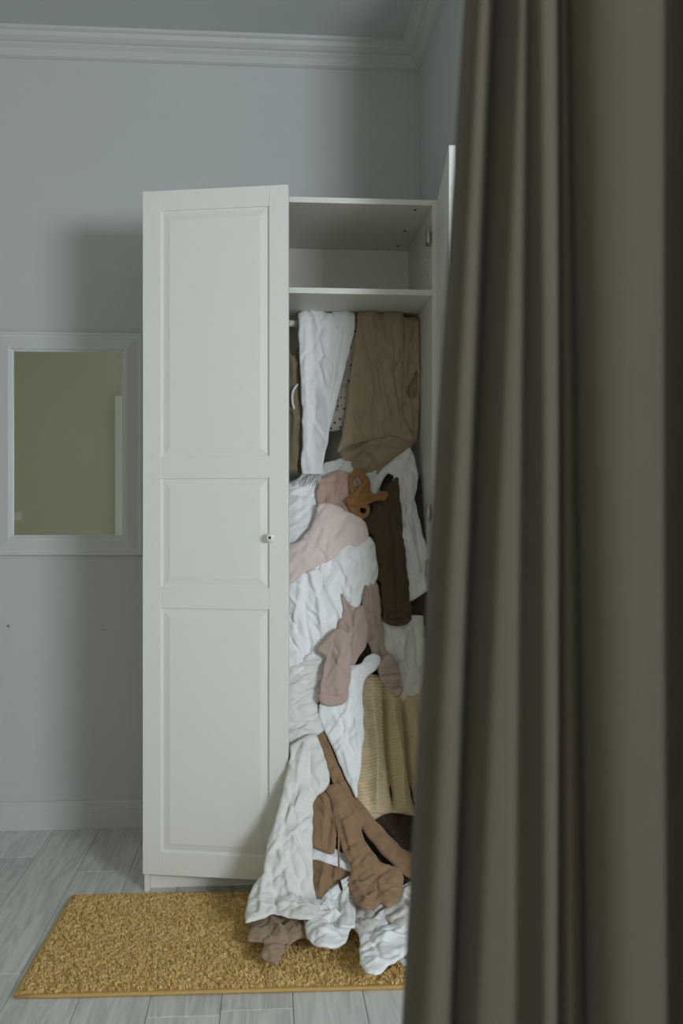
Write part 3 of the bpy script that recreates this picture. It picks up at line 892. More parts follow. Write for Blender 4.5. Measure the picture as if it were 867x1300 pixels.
  {'name': 'cloth_corner', 'label': 'scrap of pale grey cloth poking up behind the dusty pink knit', 'category': 'cloth', 'mat': 'white_grey', 'off': [(0, 0.0)], 'poly': [(0.5876, 0.7206), (0.6146, 0.6836), (0.6588, 0.6661), (0.7021, 0.6578), (0.7328, 0.6836), (0.7578, 0.6845), (0.7908, 0.6874), (0.842, 0.7012), (0.822, 0.7579), (0.8307, 0.8154), (0.7828, 0.8254), (0.7552, 0.8255), (0.7276, 0.8255), (0.7, 0.8256), (0.6706, 0.8256), (0.6376, 0.8208), (0.5921, 0.8086), (0.585, 0.7597)], 'edge': 0.012, 'puff': 0.014, 'fold': (0.06, 30), 'strokes': [], 'step': 0.006, 'holes': []},
  {'name': 'ribbed_knit', 'label': 'dusty pink ribbed knit bunched beside the caramel straps', 'category': 'knitwear', 'mat': 'dusty_pink', 'off': [(0, 0.045)], 'poly': [(0.5878, 0.7981), (0.5996, 0.7723), (0.6257, 0.7453), (0.6602, 0.7277), (0.6803, 0.7243), (0.7087, 0.7344), (0.7416, 0.7745), (0.7407, 0.8081), (0.7396, 0.8366), (0.7374, 0.8709), (0.7095, 0.9174), (0.6635, 0.9149), (0.639, 0.9029), (0.6074, 0.8874), (0.5895, 0.8555), (0.5886, 0.8275)], 'edge': 0.015, 'puff': 0.022, 'fold': (0.08, 0), 'strokes': [(0.6714, 0.7381, 0.6593, 0.8782, 6, 10), (0.6827, 0.7451, 0.6733, 0.8781, 5, -8), (0.6121, 0.8526, 0.6208, 0.8408, 5, -8), (0.5995, 0.7789, 0.6539, 0.7589, 6, 6)], 'step': 0.005, 'rib': (0.006, 0.0012, 'X'), 'holes': []},
  {'name': 'pink_top', 'label': 'pale pink top spread flat across the white clothes by the door edge', 'category': 'top', 'mat': 'pale_pink', 'off': [(0, 0.07)], 'poly': [(0.5937, 0.8726), (0.6217, 0.8671), (0.6607, 0.8726), (0.6937, 0.8912), (0.735, 0.9122), (0.7594, 0.9368), (0.7721, 0.9807), (0.7549, 0.9998), (0.7324, 1.0121), (0.71, 1.0244), (0.6835, 1.038), (0.6571, 1.0516), (0.6321, 1.0638), (0.6072, 1.076), (0.5687, 1.0949), (0.5384, 1.111), (0.511, 1.1346), (0.4865, 1.1476), (0.4484, 1.1632), (0.4485, 1.1378), (0.4485, 1.1125), (0.4486, 1.0863), (0.4487, 1.0601), (0.4487, 1.0338), (0.4488, 1.0075), (0.4871, 1.0076), (0.5256, 0.9968), (0.5563, 0.9641), (0.5762, 0.9204), (0.5849, 0.8965)], 'edge': 0.014, 'puff': 0.018, 'fold': (0.02, 35), 'strokes': [(0.5424, 0.9695, 0.6211, 1.0678, 5, -5), (0.5587, 0.9914, 0.6296, 1.0488, 4, 3), (0.487, 1.0348, 0.5532, 0.9968, 6, 4), (0.6656, 0.8991, 0.7696, 0.9697, 6, 4), (0.5851, 1.0949, 0.7521, 1.0026, 3, 4)], 'step': 0.006, 'holes': []},
  {'name': 'white_shirt', 'label': 'white shirt rumpled below the pale pink top, its tail hanging to a point', 'category': 'shirt', 'mat': 'white_cool', 'off': [(0, 0.06)], 'poly': [(0.5674, 1.0784), (0.6017, 1.0518), (0.6239, 1.04), (0.6464, 1.0281), (0.673, 1.0143), (0.6994, 1.0008), (0.7215, 0.9886), (0.742, 0.9775), (0.7758, 0.9813), (0.7918, 1.0062), (0.7952, 1.0365), (0.7986, 1.0668), (0.7993, 1.0956), (0.8, 1.1241), (0.7884, 1.1453), (0.7662, 1.1532), (0.7526, 1.1451), (0.7465, 1.1744), (0.7376, 1.2174), (0.7062, 1.2407), (0.6856, 1.2185), (0.6722, 1.182), (0.6446, 1.2006), (0.6257, 1.1778), (0.6068, 1.155), (0.599, 1.1206)], 'edge': 0.012, 'puff': 0.02, 'fold': (0.12, 20), 'strokes': [(0.764, 1.0061, 0.772, 1.1372, 6, 8), (0.7328, 1.0336, 0.7471, 1.1424, 5, -7), (0.663, 1.0664, 0.7216, 1.185, 8, 7), (0.6352, 1.0827, 0.6895, 1.1289, 5, -6), (0.6965, 1.0445, 0.7318, 1.0775, 5, 6), (0.6618, 1.142, 0.7049, 1.201, 5, 5)], 'step': 0.005, 'seed': 3, 'holes': []},
  {'name': 'white_tshirt', 'label': 'white gathered T-shirt spread over the heap against the door edge', 'category': 'shirt', 'mat': 'white_cool', 'off': [(0, 0.052)], 'poly': [(0.4486, 1.1667), (0.4746, 1.1248), (0.5062, 1.1069), (0.5377, 1.0836), (0.5748, 1.0537), (0.6085, 1.0484), (0.6479, 1.0485), (0.6716, 1.0813), (0.6859, 1.1052), (0.7024, 1.133), (0.714, 1.1854), (0.7078, 1.229), (0.7064, 1.2772), (0.6818, 1.3089), (0.6597, 1.3224), (0.6281, 1.353), (0.6089, 1.3716), (0.5907, 1.3893), (0.5655, 1.4187), (0.5429, 1.4573), (0.4976, 1.4538), (0.4775, 1.4406), (0.4482, 1.4093), (0.4483, 1.3851), (0.4483, 1.361), (0.4483, 1.337), (0.4484, 1.3128), (0.4484, 1.2881), (0.4484, 1.2636), (0.4485, 1.2392), (0.4485, 1.2149), (0.4486, 1.1907)], 'edge': 0.012, 'puff': 0.02, 'fold': (0.09, -15), 'strokes': [(0.5693, 1.1058, 0.6058, 1.3032, 9, 9), (0.5389, 1.1351, 0.5563, 1.3836, 8, -8), (0.5251, 1.1457, 0.5026, 1.3023, 7, 8), (0.5914, 1.0977, 0.656, 1.2081, 8, -7), (0.613, 1.1275, 0.6716, 1.2762, 9, 8), (0.5679, 1.2754, 0.6001, 1.3357, 8, -8), (0.497, 1.3294, 0.5345, 1.3995, 6, -8), (0.5473, 1.1084, 0.6135, 1.0922, 5, 6)], 'step': 0.005, 'seed': 5, 'holes': []},
  {'auto': 150, 'crease': 0.001, 'name': 'olive_trousers', 'label': 'dark olive-brown trousers folded long and hanging down the heap', 'category': 'trousers', 'mat': 'dark_olive', 'off': [(0, 0.045)], 'poly': [(0.7916, 0.851), (0.8087, 0.833), (0.8366, 0.8129), (0.8584, 0.7745), (0.8851, 0.7542), (0.8877, 0.7891), (0.8903, 0.822), (0.8913, 0.8567), (0.8924, 0.8893), (0.8938, 0.9211), (0.8955, 0.949), (0.8973, 0.9769), (0.8991, 1.0047), (0.9009, 1.0325), (0.9028, 1.0602), (0.9047, 1.0879), (0.9067, 1.1154), (0.9087, 1.1422), (0.9107, 1.1678), (0.9129, 1.1935), (0.915, 1.2193), (0.9171, 1.2452), (0.9139, 1.2644), (0.8942, 1.2807), (0.8665, 1.286), (0.8363, 1.2775), (0.8173, 1.2609), (0.8152, 1.2281), (0.8131, 1.1956), (0.8118, 1.1686), (0.8106, 1.1418), (0.7844, 1.1169), (0.7823, 1.0899), (0.7802, 1.0623), (0.7784, 1.0371), (0.7712, 1.0117), (0.7879, 0.9768), (0.7429, 0.953), (0.738, 0.9025), (0.7865, 0.8885)], 'edge': 0.03, 'puff': 0.035, 'fold': (0.02, 0), 'strokes': [(0.8511, 0.8662, 0.8669, 1.264, 6, -7), (0.8846, 0.822, 0.8918, 1.2642, 7, 6), (0.8178, 1.239, 0.9145, 1.2397, 3, -6), (0.8652, 0.8662, 0.8478, 1.0324, 6, 4)], 'step': 0.005, 'holes': []},
  {'name': 'button_shirt', 'label': 'light grey shirt with its long buttoned sleeve trailing down the right of the heap', 'category': 'shirt', 'mat': 'white_grey', 'off': [(0, 0.03)], 'poly': [(0.7629, 0.7795), (0.8102, 0.7387), (0.8463, 0.6977), (0.8849, 0.6662), (0.9204, 0.6383), (0.9381, 0.6223), (0.9548, 0.6658), (0.9594, 0.7003), (0.9638, 0.7311), (0.9609, 0.7616), (0.9578, 0.7909), (0.9466, 0.8347), (0.9524, 0.8818), (0.9581, 0.9097), (0.9639, 0.9382), (0.9703, 0.9638), (0.9768, 0.9893), (0.9834, 1.0147), (0.9849, 1.047), (0.9865, 1.0793), (0.9881, 1.1142), (0.9898, 1.1484), (0.9751, 1.1674), (0.9466, 1.1864), (0.9051, 1.2111), (0.8918, 1.1575), (0.8887, 1.1293), (0.8858, 1.1018), (0.8829, 1.0742), (0.8784, 1.0395), (0.874, 1.0052), (0.8681, 0.975), (0.862, 0.9427), (0.8588, 0.9088), (0.8559, 0.8761), (0.8546, 0.8417), (0.8536, 0.8074), (0.8593, 0.7783), (0.8735, 0.7452), (0.8537, 0.7316), (0.8263, 0.772), (0.8045, 0.8345)], 'edge': 0.018, 'puff': 0.026, 'fold': (0.05, -10), 'strokes': [(0.935, 0.6382, 0.9087, 0.7313, 8, 8), (0.9116, 0.7313, 0.9251, 0.8586, 7, -9), (0.9377, 0.7312, 0.9293, 0.8874, 7, 8), (0.9122, 0.8875, 0.9484, 1.1263, 8, 8), (0.9393, 0.9154, 0.961, 1.0848, 6, -7), (0.9023, 0.8587, 0.9142, 0.9722, 5, 7), (0.8517, 0.7069, 0.9109, 0.6734, 6, 5), (0.938, 1.0987, 0.989, 1.0905, 3, 4)], 'step': 0.005, 'seed': 8, 'holes': []},
  {'name': 'brown_cloth', 'label': 'dark brown cloth tucked beneath the buttoned shirt cuff', 'category': 'cloth', 'mat': 'dark_brown', 'off': [(0, 0.012)], 'poly': [(0.8848, 1.1528), (0.9273, 1.137), (0.9586, 1.1279), (0.9966, 1.1428), (0.9957, 1.1706), (0.9949, 1.1984), (0.9941, 1.2262), (0.9709, 1.2538), (0.9503, 1.2836), (0.9143, 1.2889), (0.8705, 1.2601), (0.8709, 1.219), (0.8743, 1.1932)], 'edge': 0.012, 'puff': 0.016, 'fold': (0.05, 70), 'strokes': [], 'step': 0.006, 'holes': []},
  {'name': 'linen_cloth', 'label': 'off-white linen cloth bulging beneath the rolled end of the olive trousers', 'category': 'cloth', 'mat': 'offwhite', 'off': [(0, 0.03)], 'poly': [(0.7966, 1.2775), (0.8434, 1.2526), (0.8899, 1.2477), (0.9391, 1.2497), (0.9585, 1.2553), (0.962, 1.2802), (0.9655, 1.3052), (0.9657, 1.3327), (0.9658, 1.3599), (0.966, 1.3872), (0.965, 1.4226), (0.964, 1.4583), (0.9569, 1.4951), (0.941, 1.5261), (0.9064, 1.5502), (0.8591, 1.5411), (0.8431, 1.5023), (0.8353, 1.4748), (0.8281, 1.4487), (0.8183, 1.4255), (0.8074, 1.4001), (0.7993, 1.3759), (0.7904, 1.3487), (0.7907, 1.3189)], 'edge': 0.02, 'puff': 0.03, 'fold': (0.07, 25), 'strokes': [(0.8822, 1.3045, 0.8948, 1.4684, 9, 7), (0.9273, 1.2772, 0.9396, 1.4415, 8, -7), (0.8407, 1.3042, 0.8527, 1.386, 5, 6), (0.8908, 1.5165, 0.9557, 1.4582, 5, 5)], 'step': 0.005, 'seed': 11, 'holes': []},
  {'name': 'mauve_blouse', 'label': 'mauve cotton blouse with turned-out sleeves sprawled over the middle of the heap', 'category': 'blouse', 'mat': 'mauve', 'parts': [{'part': 'sleeve', 'off': [(0, 0.092)], 'poly': [(0.6301, 1.3144), (0.6653, 1.2981), (0.6973, 1.323), (0.6996, 1.3547), (0.7018, 1.3866), (0.7001, 1.4134), (0.6983, 1.4404), (0.6952, 1.4704), (0.6921, 1.4995), (0.6835, 1.5351), (0.6645, 1.5591), (0.6273, 1.5641), (0.5929, 1.5525), (0.5852, 1.5234), (0.5895, 1.4983), (0.5937, 1.4719), (0.6048, 1.4258), (0.6104, 1.4016), (0.5812, 1.3747), (0.5948, 1.3511), (0.6124, 1.3328)], 'edge': 0.018, 'puff': 0.03, 'fold': (0.05, 0), 'strokes': [(0.6435, 1.3172, 0.6237, 1.4125, 4, -10), (0.6408, 1.3225, 0.6074, 1.4393, 6, 6), (0.665, 1.3201, 0.6491, 1.5191, 10, 8), (0.6074, 1.4393, 0.5958, 1.5313, 6, 6), (0.5839, 1.3747, 0.624, 1.3858, 5, 7), (0.5958, 1.5287, 0.6809, 1.5298, 5, -4)], 'step': 0.005, 'seed': 2, 'holes': []}, {'part': 'body', 'grow': 3, 'off': [(0, 0.07)], 'poly': [(0.6715, 1.1777), (0.6984, 1.2125), (0.7201, 1.2261), (0.7475, 1.2182), (0.7526, 1.247), (0.7575, 1.2761), (0.7625, 1.3056), (0.7565, 1.3354), (0.7506, 1.3647), (0.7283, 1.3967), (0.7089, 1.4289), (0.6808, 1.4171), (0.6719, 1.3896), (0.6641, 1.3645), (0.6561, 1.3387), (0.6536, 1.3082), (0.6594, 1.2772), (0.6762, 1.2366), (0.6739, 1.207)], 'edge': 0.014, 'puff': 0.02, 'fold': (0.06, 0), 'strokes': [(0.6823, 1.1884, 0.7031, 1.2666, 5, -9), (0.72, 1.2288, 0.7068, 1.3857, 7, 8), (0.6975, 1.2775, 0.6904, 1.399, 6, 7), (0.6849, 1.407, 0.7118, 1.4181, 6, 8)], 'step': 0.005, 'seed': 4, 'holes': []}, {'part': 'sleeve', 'grow': 3, 'off': [(0, 0.046)], 'poly': [(0.7467, 1.1421), (0.7743, 1.1277), (0.7984, 1.1357), (0.8033, 1.1653), (0.8082, 1.1951), (0.8104, 1.2223), (0.8127, 1.2496), (0.8149, 1.277), (0.8171, 1.3047), (0.8193, 1.332), (0.8215, 1.359), (0.8428, 1.3917), (0.864, 1.4273), (0.8738, 1.474), (0.8783, 1.5112), (0.856, 1.5294), (0.8319, 1.5106), (0.808, 1.4841), (0.7952, 1.4456), (0.7771, 1.4099), (0.7745, 1.3802), (0.764, 1.3531), (0.7509, 1.3295), (0.7459, 1.304), (0.7407, 1.2778), (0.737, 1.2474), (0.7416, 1.2164), (0.7395, 1.1799)], 'edge': 0.014, 'puff': 0.022, 'fold': (0.1, 0), 'strokes': [(0.7732, 1.1463, 0.7806, 1.3452, 6, 10), (0.7954, 1.1464, 0.8053, 1.3454, 5, 8), (0.7828, 1.2221, 0.8117, 1.4404, 5, -9), (0.8235, 1.3997, 0.8055, 1.4731, 5, -8), (0.8502, 1.4299, 0.8214, 1.4949, 5, 8), (0.8708, 1.4849, 0.8274, 1.4734, 5, -8)], 'step': 0.0045, 'seed': 6, 'holes': []}, {'part': 'cuff', 'off': [(0, 0.068)], 'poly': [(0.8045, 1.4028), (0.8266, 1.3869), (0.8481, 1.4033), (0.8637, 1.4361), (0.8711, 1.469), (0.8782, 1.5114), (0.8587, 1.5321), (0.8372, 1.5213), (0.8163, 1.4902), (0.8003, 1.4791), (0.7956, 1.4407)], 'edge': 0.008, 'puff': 0.02, 'fold': (0.16, 70), 'strokes': [(0.8011, 1.4408, 0.8585, 1.4251, 4, 12), (0.8033, 1.4627, 0.8688, 1.4525, 4, -12), (0.8137, 1.4848, 0.8736, 1.4801, 4, 12), (0.8349, 1.5058, 0.8758, 1.4986, 4, -10)], 'step': 0.0035, 'seed': 7, 'auto': 0, 'holes': []}]},
  {'name': 'white_blouse', 'label': 'white blouse with a wide stitched hem against the door edge below the T-shirt', 'category': 'blouse', 'mat': 'white_warm', 'parts': [{'part': 'body', 'off': [(0, 0.056)], 'poly': [(0.4482, 1.404), (0.4859, 1.4044), (0.5182, 1.4156), (0.5453, 1.3943), (0.5779, 1.3678), (0.6203, 1.3625), (0.6369, 1.4023), (0.634, 1.4331), (0.6308, 1.459), (0.6235, 1.4901), (0.6167, 1.517), (0.5871, 1.5552), (0.6135, 1.6163), (0.5489, 1.6314), (0.513, 1.6245), (0.4814, 1.6181), (0.4479, 1.5863), (0.4479, 1.5594), (0.448, 1.5334), (0.448, 1.5081), (0.4481, 1.4829), (0.4481, 1.4565), (0.4482, 1.4302)], 'edge': 0.012, 'puff': 0.018, 'fold': (0.07, 70), 'strokes': [(0.4909, 1.4962, 0.5827, 1.4434, 7, 8), (0.5127, 1.4263, 0.5884, 1.4055, 6, 7), (0.5014, 1.5486, 0.5768, 1.5024, 6, -7), (0.491, 1.464, 0.5505, 1.4267, 5, -6), (0.5227, 1.5707, 0.5872, 1.5444, 6, 6)], 'step': 0.005, 'seed': 9, 'holes': []}, {'part': 'hem', 'off': [(0, 0.064)], 'poly': [(0.4479, 1.5752), (0.4851, 1.5785), (0.5117, 1.5846), (0.5384, 1.5907), (0.5664, 1.5911), (0.6134, 1.5759), (0.6149, 1.643), (0.5759, 1.6735), (0.5387, 1.6927), (0.5132, 1.7091), (0.5087, 1.7306), (0.4683, 1.7589), (0.4474, 1.742), (0.4475, 1.7151), (0.4476, 1.6878), (0.4477, 1.6599), (0.4477, 1.631), (0.4478, 1.6026)], 'edge': 0.006, 'puff': 0.012, 'fold': (0.05, 60), 'strokes': [(0.4849, 1.6217, 0.5863, 1.6059, 3, -5), (0.49, 1.6578, 0.5539, 1.6409, 6, 7), (0.4957, 1.6044, 0.5754, 1.6233, 5, 5)], 'step': 0.0045, 'seed': 10, 'auto': 300, 'holes': []}]},
  {'name': 'white_dress', 'label': 'thin white dress with a crossed front hanging in a long point beside the ribbed sweater', 'category': 'dress', 'mat': 'white_cool', 'off': [(0, 0.07)], 'poly': [(0.6799, 1.4323), (0.7308, 1.4183), (0.7501, 1.3969), (0.7775, 1.3864), (0.8018, 1.3947), (0.8041, 1.4191), (0.7847, 1.4406), (0.7627, 1.4568), (0.7459, 1.484), (0.7372, 1.52), (0.7385, 1.5465), (0.7398, 1.5741), (0.741, 1.6029), (0.7404, 1.6329), (0.7396, 1.6635), (0.7387, 1.6928), (0.7335, 1.7283), (0.7282, 1.763), (0.7229, 1.7973), (0.7176, 1.8311), (0.7124, 1.8616), (0.7073, 1.8921), (0.6903, 1.8611), (0.6795, 1.8358), (0.6686, 1.8111), (0.6577, 1.7823), (0.6467, 1.7531), (0.6356, 1.725), (0.6243, 1.6964), (0.6091, 1.6611), (0.5963, 1.6243), (0.5861, 1.5859), (0.5917, 1.5526), (0.6325, 1.5453), (0.6578, 1.5448), (0.6683, 1.5172), (0.6703, 1.4964), (0.6734, 1.4697)], 'edge': 0.01, 'puff': 0.018, 'fold': (0.08, 20), 'strokes': [(0.6825, 1.5732, 0.6223, 1.6673, 5, 8), (0.6504, 1.5727, 0.6798, 1.706, 7, -8), (0.6994, 1.5195, 0.7261, 1.7491, 8, 8), (0.6536, 1.6912, 0.7014, 1.8447, 8, 6), (0.7115, 1.4398, 0.7935, 1.4027, 5, 6), (0.6809, 1.6624, 0.6997, 1.7486, 6, -8), (0.7376, 1.4944, 0.7307, 1.8314, 3, 4)], 'step': 0.005, 'seed': 12, 'holes': []},
  {'name': 'ribbed_sweater', 'label': 'tan horizontally ribbed sweater hanging in pleats beside the open right door', 'category': 'sweater', 'mat': 'tan_rib', 'off': [(0, 0.035)], 'poly': [(0.738, 1.4469), (0.7799, 1.4561), (0.8279, 1.4647), (0.8528, 1.4837), (0.8739, 1.5), (0.9041, 1.5327), (0.9376, 1.5118), (0.9635, 1.4747), (0.9634, 1.5003), (0.9633, 1.5254), (0.9633, 1.551), (0.9632, 1.5772), (0.9613, 1.6053), (0.9593, 1.6339), (0.9571, 1.6629), (0.9547, 1.6911), (0.9522, 1.719), (0.9495, 1.7465), (0.9456, 1.7738), (0.9416, 1.8009), (0.9375, 1.8278), (0.9334, 1.8549), (0.9292, 1.8821), (0.9225, 1.9175), (0.9156, 1.953), (0.8873, 1.9469), (0.8616, 1.9407), (0.8252, 1.9371), (0.7934, 1.9446), (0.7583, 1.9615), (0.7215, 1.94), (0.6905, 1.8968), (0.7018, 1.8595), (0.6986, 1.8321), (0.7032, 1.8062), (0.7088, 1.7748), (0.7144, 1.7432), (0.7198, 1.7128), (0.7205, 1.687), (0.7214, 1.6588), (0.7221, 1.6299), (0.7227, 1.6015), (0.7232, 1.5727), (0.7258, 1.5433), (0.7283, 1.5154), (0.7308, 1.4878)], 'edge': 0.012, 'puff': 0.02, 'fold': (0.0, 0), 'strokes': [(0.7791, 1.4941, 0.7784, 1.9333, 15, 16), (0.8146, 1.4945, 0.828, 1.9345, 8, -22), (0.8496, 1.5213, 0.8725, 1.9355, 13, 13), (0.8766, 1.535, 0.9013, 1.9362, 8, -20), (0.9205, 1.5356, 0.9353, 1.937, 14, 8)], 'step': 0.0021, 'rib': (0.0118, 0.0045, 'S', 0.8741), 'ragged': 0.0006, 'auto': 0, 'crease': 0.001, 'seed': 1, 'holes': []},
  {'name': 'long_white_shirt', 'label': 'long white cotton shirt spilling over the door corner down to the mustard rug', 'category': 'shirt', 'mat': 'white_warm', 'off': [(1.57, 0.07), (1.73, 0.115), (1.895, 0.12), (2.13, 0.095), (2.26, 0.055), (2.92, 0.04)], 'poly': [(0.491, 1.7146), (0.52, 1.69), (0.5597, 1.6684), (0.5781, 1.6687), (0.5898, 1.7135), (0.5968, 1.7394), (0.6041, 1.7641), (0.6099, 1.7897), (0.6156, 1.8149), (0.6145, 1.855), (0.6011, 1.8781), (0.5752, 1.8981), (0.5621, 1.9234), (0.5607, 1.954), (0.5593, 1.9851), (0.5578, 2.0169), (0.5571, 2.0513), (0.5563, 2.0856), (0.5555, 2.1204), (0.5556, 2.1539), (0.5557, 2.1868), (0.5558, 2.2206), (0.5617, 2.2668), (0.5716, 2.3247), (0.5593, 2.3916), (0.5396, 2.4173), (0.5076, 2.415), (0.4872, 2.4055), (0.4666, 2.3959), (0.4346, 2.371), (0.4022, 2.3912), (0.375, 2.4162), (0.35, 2.4197), (0.3507, 2.3411), (0.3546, 2.2955), (0.3588, 2.2536), (0.3728, 2.2144), (0.3871, 2.1947), (0.4015, 2.1753), (0.4039, 2.1475), (0.4062, 2.1187), (0.4111, 2.0891), (0.416, 2.0599), (0.4234, 2.0347), (0.4309, 2.0093), (0.4384, 1.9837), (0.4452, 1.9549), (0.452, 1.9264), (0.4588, 1.8982), (0.4649, 1.869), (0.471, 1.84), (0.4772, 1.812), (0.4826, 1.7842), (0.488, 1.756)], 'edge': 0.016, 'puff': 0.035, 'fold': (0.09, 10), 'strokes': [(0.5326, 1.7123, 0.5072, 1.87, 8, 9), (0.559, 1.6971, 0.5478, 1.871, 7, -8), (0.5376, 1.8707, 0.4457, 2.0432, 8, 8), (0.4916, 1.8989, 0.4403, 2.132, 7, -9), (0.5612, 1.9724, 0.4405, 2.0871, 6, 7), (0.4454, 2.0872, 0.498, 2.3404, 9, 10), (0.4281, 2.1593, 0.4439, 2.3659, 8, -10), (0.4772, 2.103, 0.5449, 2.3438, 8, -8), (0.5024, 2.0595, 0.5558, 2.2206, 8, 9), (0.4039, 2.1867, 0.3884, 2.3902, 8, 9), (0.3645, 2.3315, 0.5566, 2.3446, 5, 5), (0.416, 2.116, 0.4654, 2.0437, 5, 8)], 'step': 0.0055, 'seed': 21, 'holes': []},
  {'name': 'brown_joggers', 'label': 'brown fleece joggers with a long drawstring tumbling to the rug', 'category': 'trousers', 'mat': 'brown', 'parts': [{'part': 'waistband', 'grow': 0, 'off': [(1.57, 0.04), (1.76, 0.062), (1.895, 0.06), (2.16, 0.05), (2.92, 0.03)], 'poly': [(0.573, 1.6433), (0.6026, 1.6348), (0.6228, 1.6827), (0.6312, 1.7146), (0.6394, 1.7461), (0.6484, 1.7696), (0.6573, 1.7925), (0.6662, 1.8151), (0.6811, 1.8413), (0.6958, 1.8678), (0.713, 1.893), (0.73, 1.9182), (0.7494, 1.9464), (0.7685, 1.9747), (0.7888, 2.0007), (0.8089, 2.0268), (0.8289, 2.0501), (0.8487, 2.0735), (0.8727, 2.0885), (0.8966, 2.1037), (0.8953, 2.1422), (0.8935, 2.183), (0.8588, 2.1818), (0.8242, 2.1521), (0.8096, 2.1319), (0.7949, 2.1122), (0.7789, 2.0901), (0.7628, 2.0682), (0.7443, 2.0392), (0.7255, 2.0104), (0.7065, 1.9801), (0.6873, 1.9504), (0.6745, 1.9261), (0.6616, 1.9019), (0.6485, 1.8777), (0.6372, 1.8518), (0.6258, 1.826), (0.6142, 1.8006), (0.6052, 1.7751), (0.5962, 1.749), (0.5872, 1.7223), (0.5826, 1.6964), (0.5778, 1.6701)], 'edge': 0.014, 'puff': 0.024, 'fold': (0.04, 45), 'strokes': [(0.5884, 1.6733, 0.7482, 1.9686, 6, -7), (0.6074, 1.6589, 0.7724, 1.9974, 7, 8), (0.7715, 2.0116, 0.8825, 2.1448, 9, 8), (0.7497, 1.9408, 0.8414, 2.0991, 4, -4)], 'step': 0.005, 'seed': 1, 'holes': []}, {'part': 'pocket', 'grow': 4, 'off': [(1.57, 0.05), (1.895, 0.08), (2.16, 0.085)], 'poly': [(0.553, 1.8919), (0.5805, 1.8711), (0.6116, 1.8674), (0.6408, 1.889), (0.6456, 1.925), (0.6495, 1.9591), (0.6485, 1.9867), (0.6473, 2.0137), (0.6361, 2.0405), (0.6298, 2.0707), (0.6235, 2.1012), (0.594, 2.0941), (0.552, 2.0694), (0.5505, 2.0342), (0.5508, 2.0062), (0.551, 1.9783), (0.5512, 1.9512), (0.5514, 1.9244)], 'edge': 0.014, 'puff': 0.022, 'fold': (0.04, 0), 'strokes': [(0.5953, 1.8929, 0.5945, 2.0818, 8, 7), (0.6208, 1.9021, 0.6149, 2.0702, 5, -6)], 'step': 0.005, 'seed': 2, 'holes': []}, {'part': 'leg', 'off': [(1.57, 0.07), (1.895, 0.085), (2.1, 0.09), (2.24, 0.075), (2.92, 0.05)], 'poly': [(0.5969, 1.8547), (0.6425, 1.8416), (0.6572, 1.8648), (0.6717, 1.8883), (0.6959, 1.9237), (0.7172, 1.9596), (0.7284, 1.9902), (0.7141, 2.0208), (0.7241, 2.0648), (0.7463, 2.1093), (0.7688, 2.1475), (0.7975, 2.1615), (0.8261, 2.1758), (0.8351, 2.2188), (0.8296, 2.2522), (0.8233, 2.3047), (0.7972, 2.3724), (0.7689, 2.3934), (0.7481, 2.3687), (0.7259, 2.4013), (0.6994, 2.4103), (0.6686, 2.3448), (0.6649, 2.2697), (0.6605, 2.2215), (0.6737, 2.1769), (0.6654, 2.1439), (0.6569, 2.1126), (0.6484, 2.0813), (0.6412, 2.0466), (0.6338, 2.0122), (0.6289, 1.9751), (0.6238, 1.9394), (0.6212, 1.9015)], 'edge': 0.022, 'puff': 0.045, 'fold': (0.05, 30), 'strokes': [(0.6386, 1.9516, 0.7062, 2.2965, 7, -8), (0.6709, 1.9085, 0.7178, 1.9992, 8, 10), (0.6578, 1.982, 0.709, 2.3835, 9, 9), (0.7347, 2.1399, 0.768, 2.3577, 9, 8), (0.7551, 2.2081, 0.7398, 2.3554, 5, -8), (0.6971, 2.0079, 0.7234, 2.0774, 5, -12), (0.6835, 2.0761, 0.7343, 2.1463, 6, 6)], 'step': 0.005, 'seed': 3, 'holes': []}, {'part': 'leg', 'off': [(1.895, 0.03), (2.13, 0.045), (2.26, 0.035)], 'poly': [(0.5433, 2.0845), (0.5941, 2.0676), (0.6241, 2.0714), (0.6507, 2.0846), (0.6995, 2.1067), (0.696, 2.1806), (0.6608, 2.2036), (0.6344, 2.2243), (0.6216, 2.2449), (0.6044, 2.2775), (0.5617, 2.3375), (0.5319, 2.2578), (0.5323, 2.2194), (0.5331, 2.1895), (0.5339, 2.1608), (0.5346, 2.133)], 'edge': 0.016, 'puff': 0.02, 'fold': (0.05, 0), 'strokes': [(0.6273, 2.116, 0.6109, 2.2052, 6, -8), (0.5899, 2.1148, 0.5755, 2.2355, 7, 6)], 'step': 0.005, 'seed': 4, 'holes': []}]},
  {'grow': 2, 'name': 'cloth_band', 'label': 'narrow white cloth band crossing behind the brown drawstring', 'category': 'cloth', 'mat': 'white_cool', 'off': [(1.895, 0.065), (2.16, 0.06)], 'poly': [(0.5484, 2.0337), (0.5783, 2.039), (0.6136, 2.0545), (0.6458, 2.0809), (0.6735, 2.101), (0.6904, 2.1341), (0.6766, 2.1599), (0.6477, 2.1433), (0.6137, 2.1269), (0.5794, 2.1138), (0.546, 2.1047), (0.5458, 2.0693)], 'edge': 0.01, 'puff': 0.014, 'fold': (0.03, 80), 'strokes': [(0.5656, 2.0785, 0.6634, 2.1285, 5, 5)], 'step': 0.005, 'holes': []},
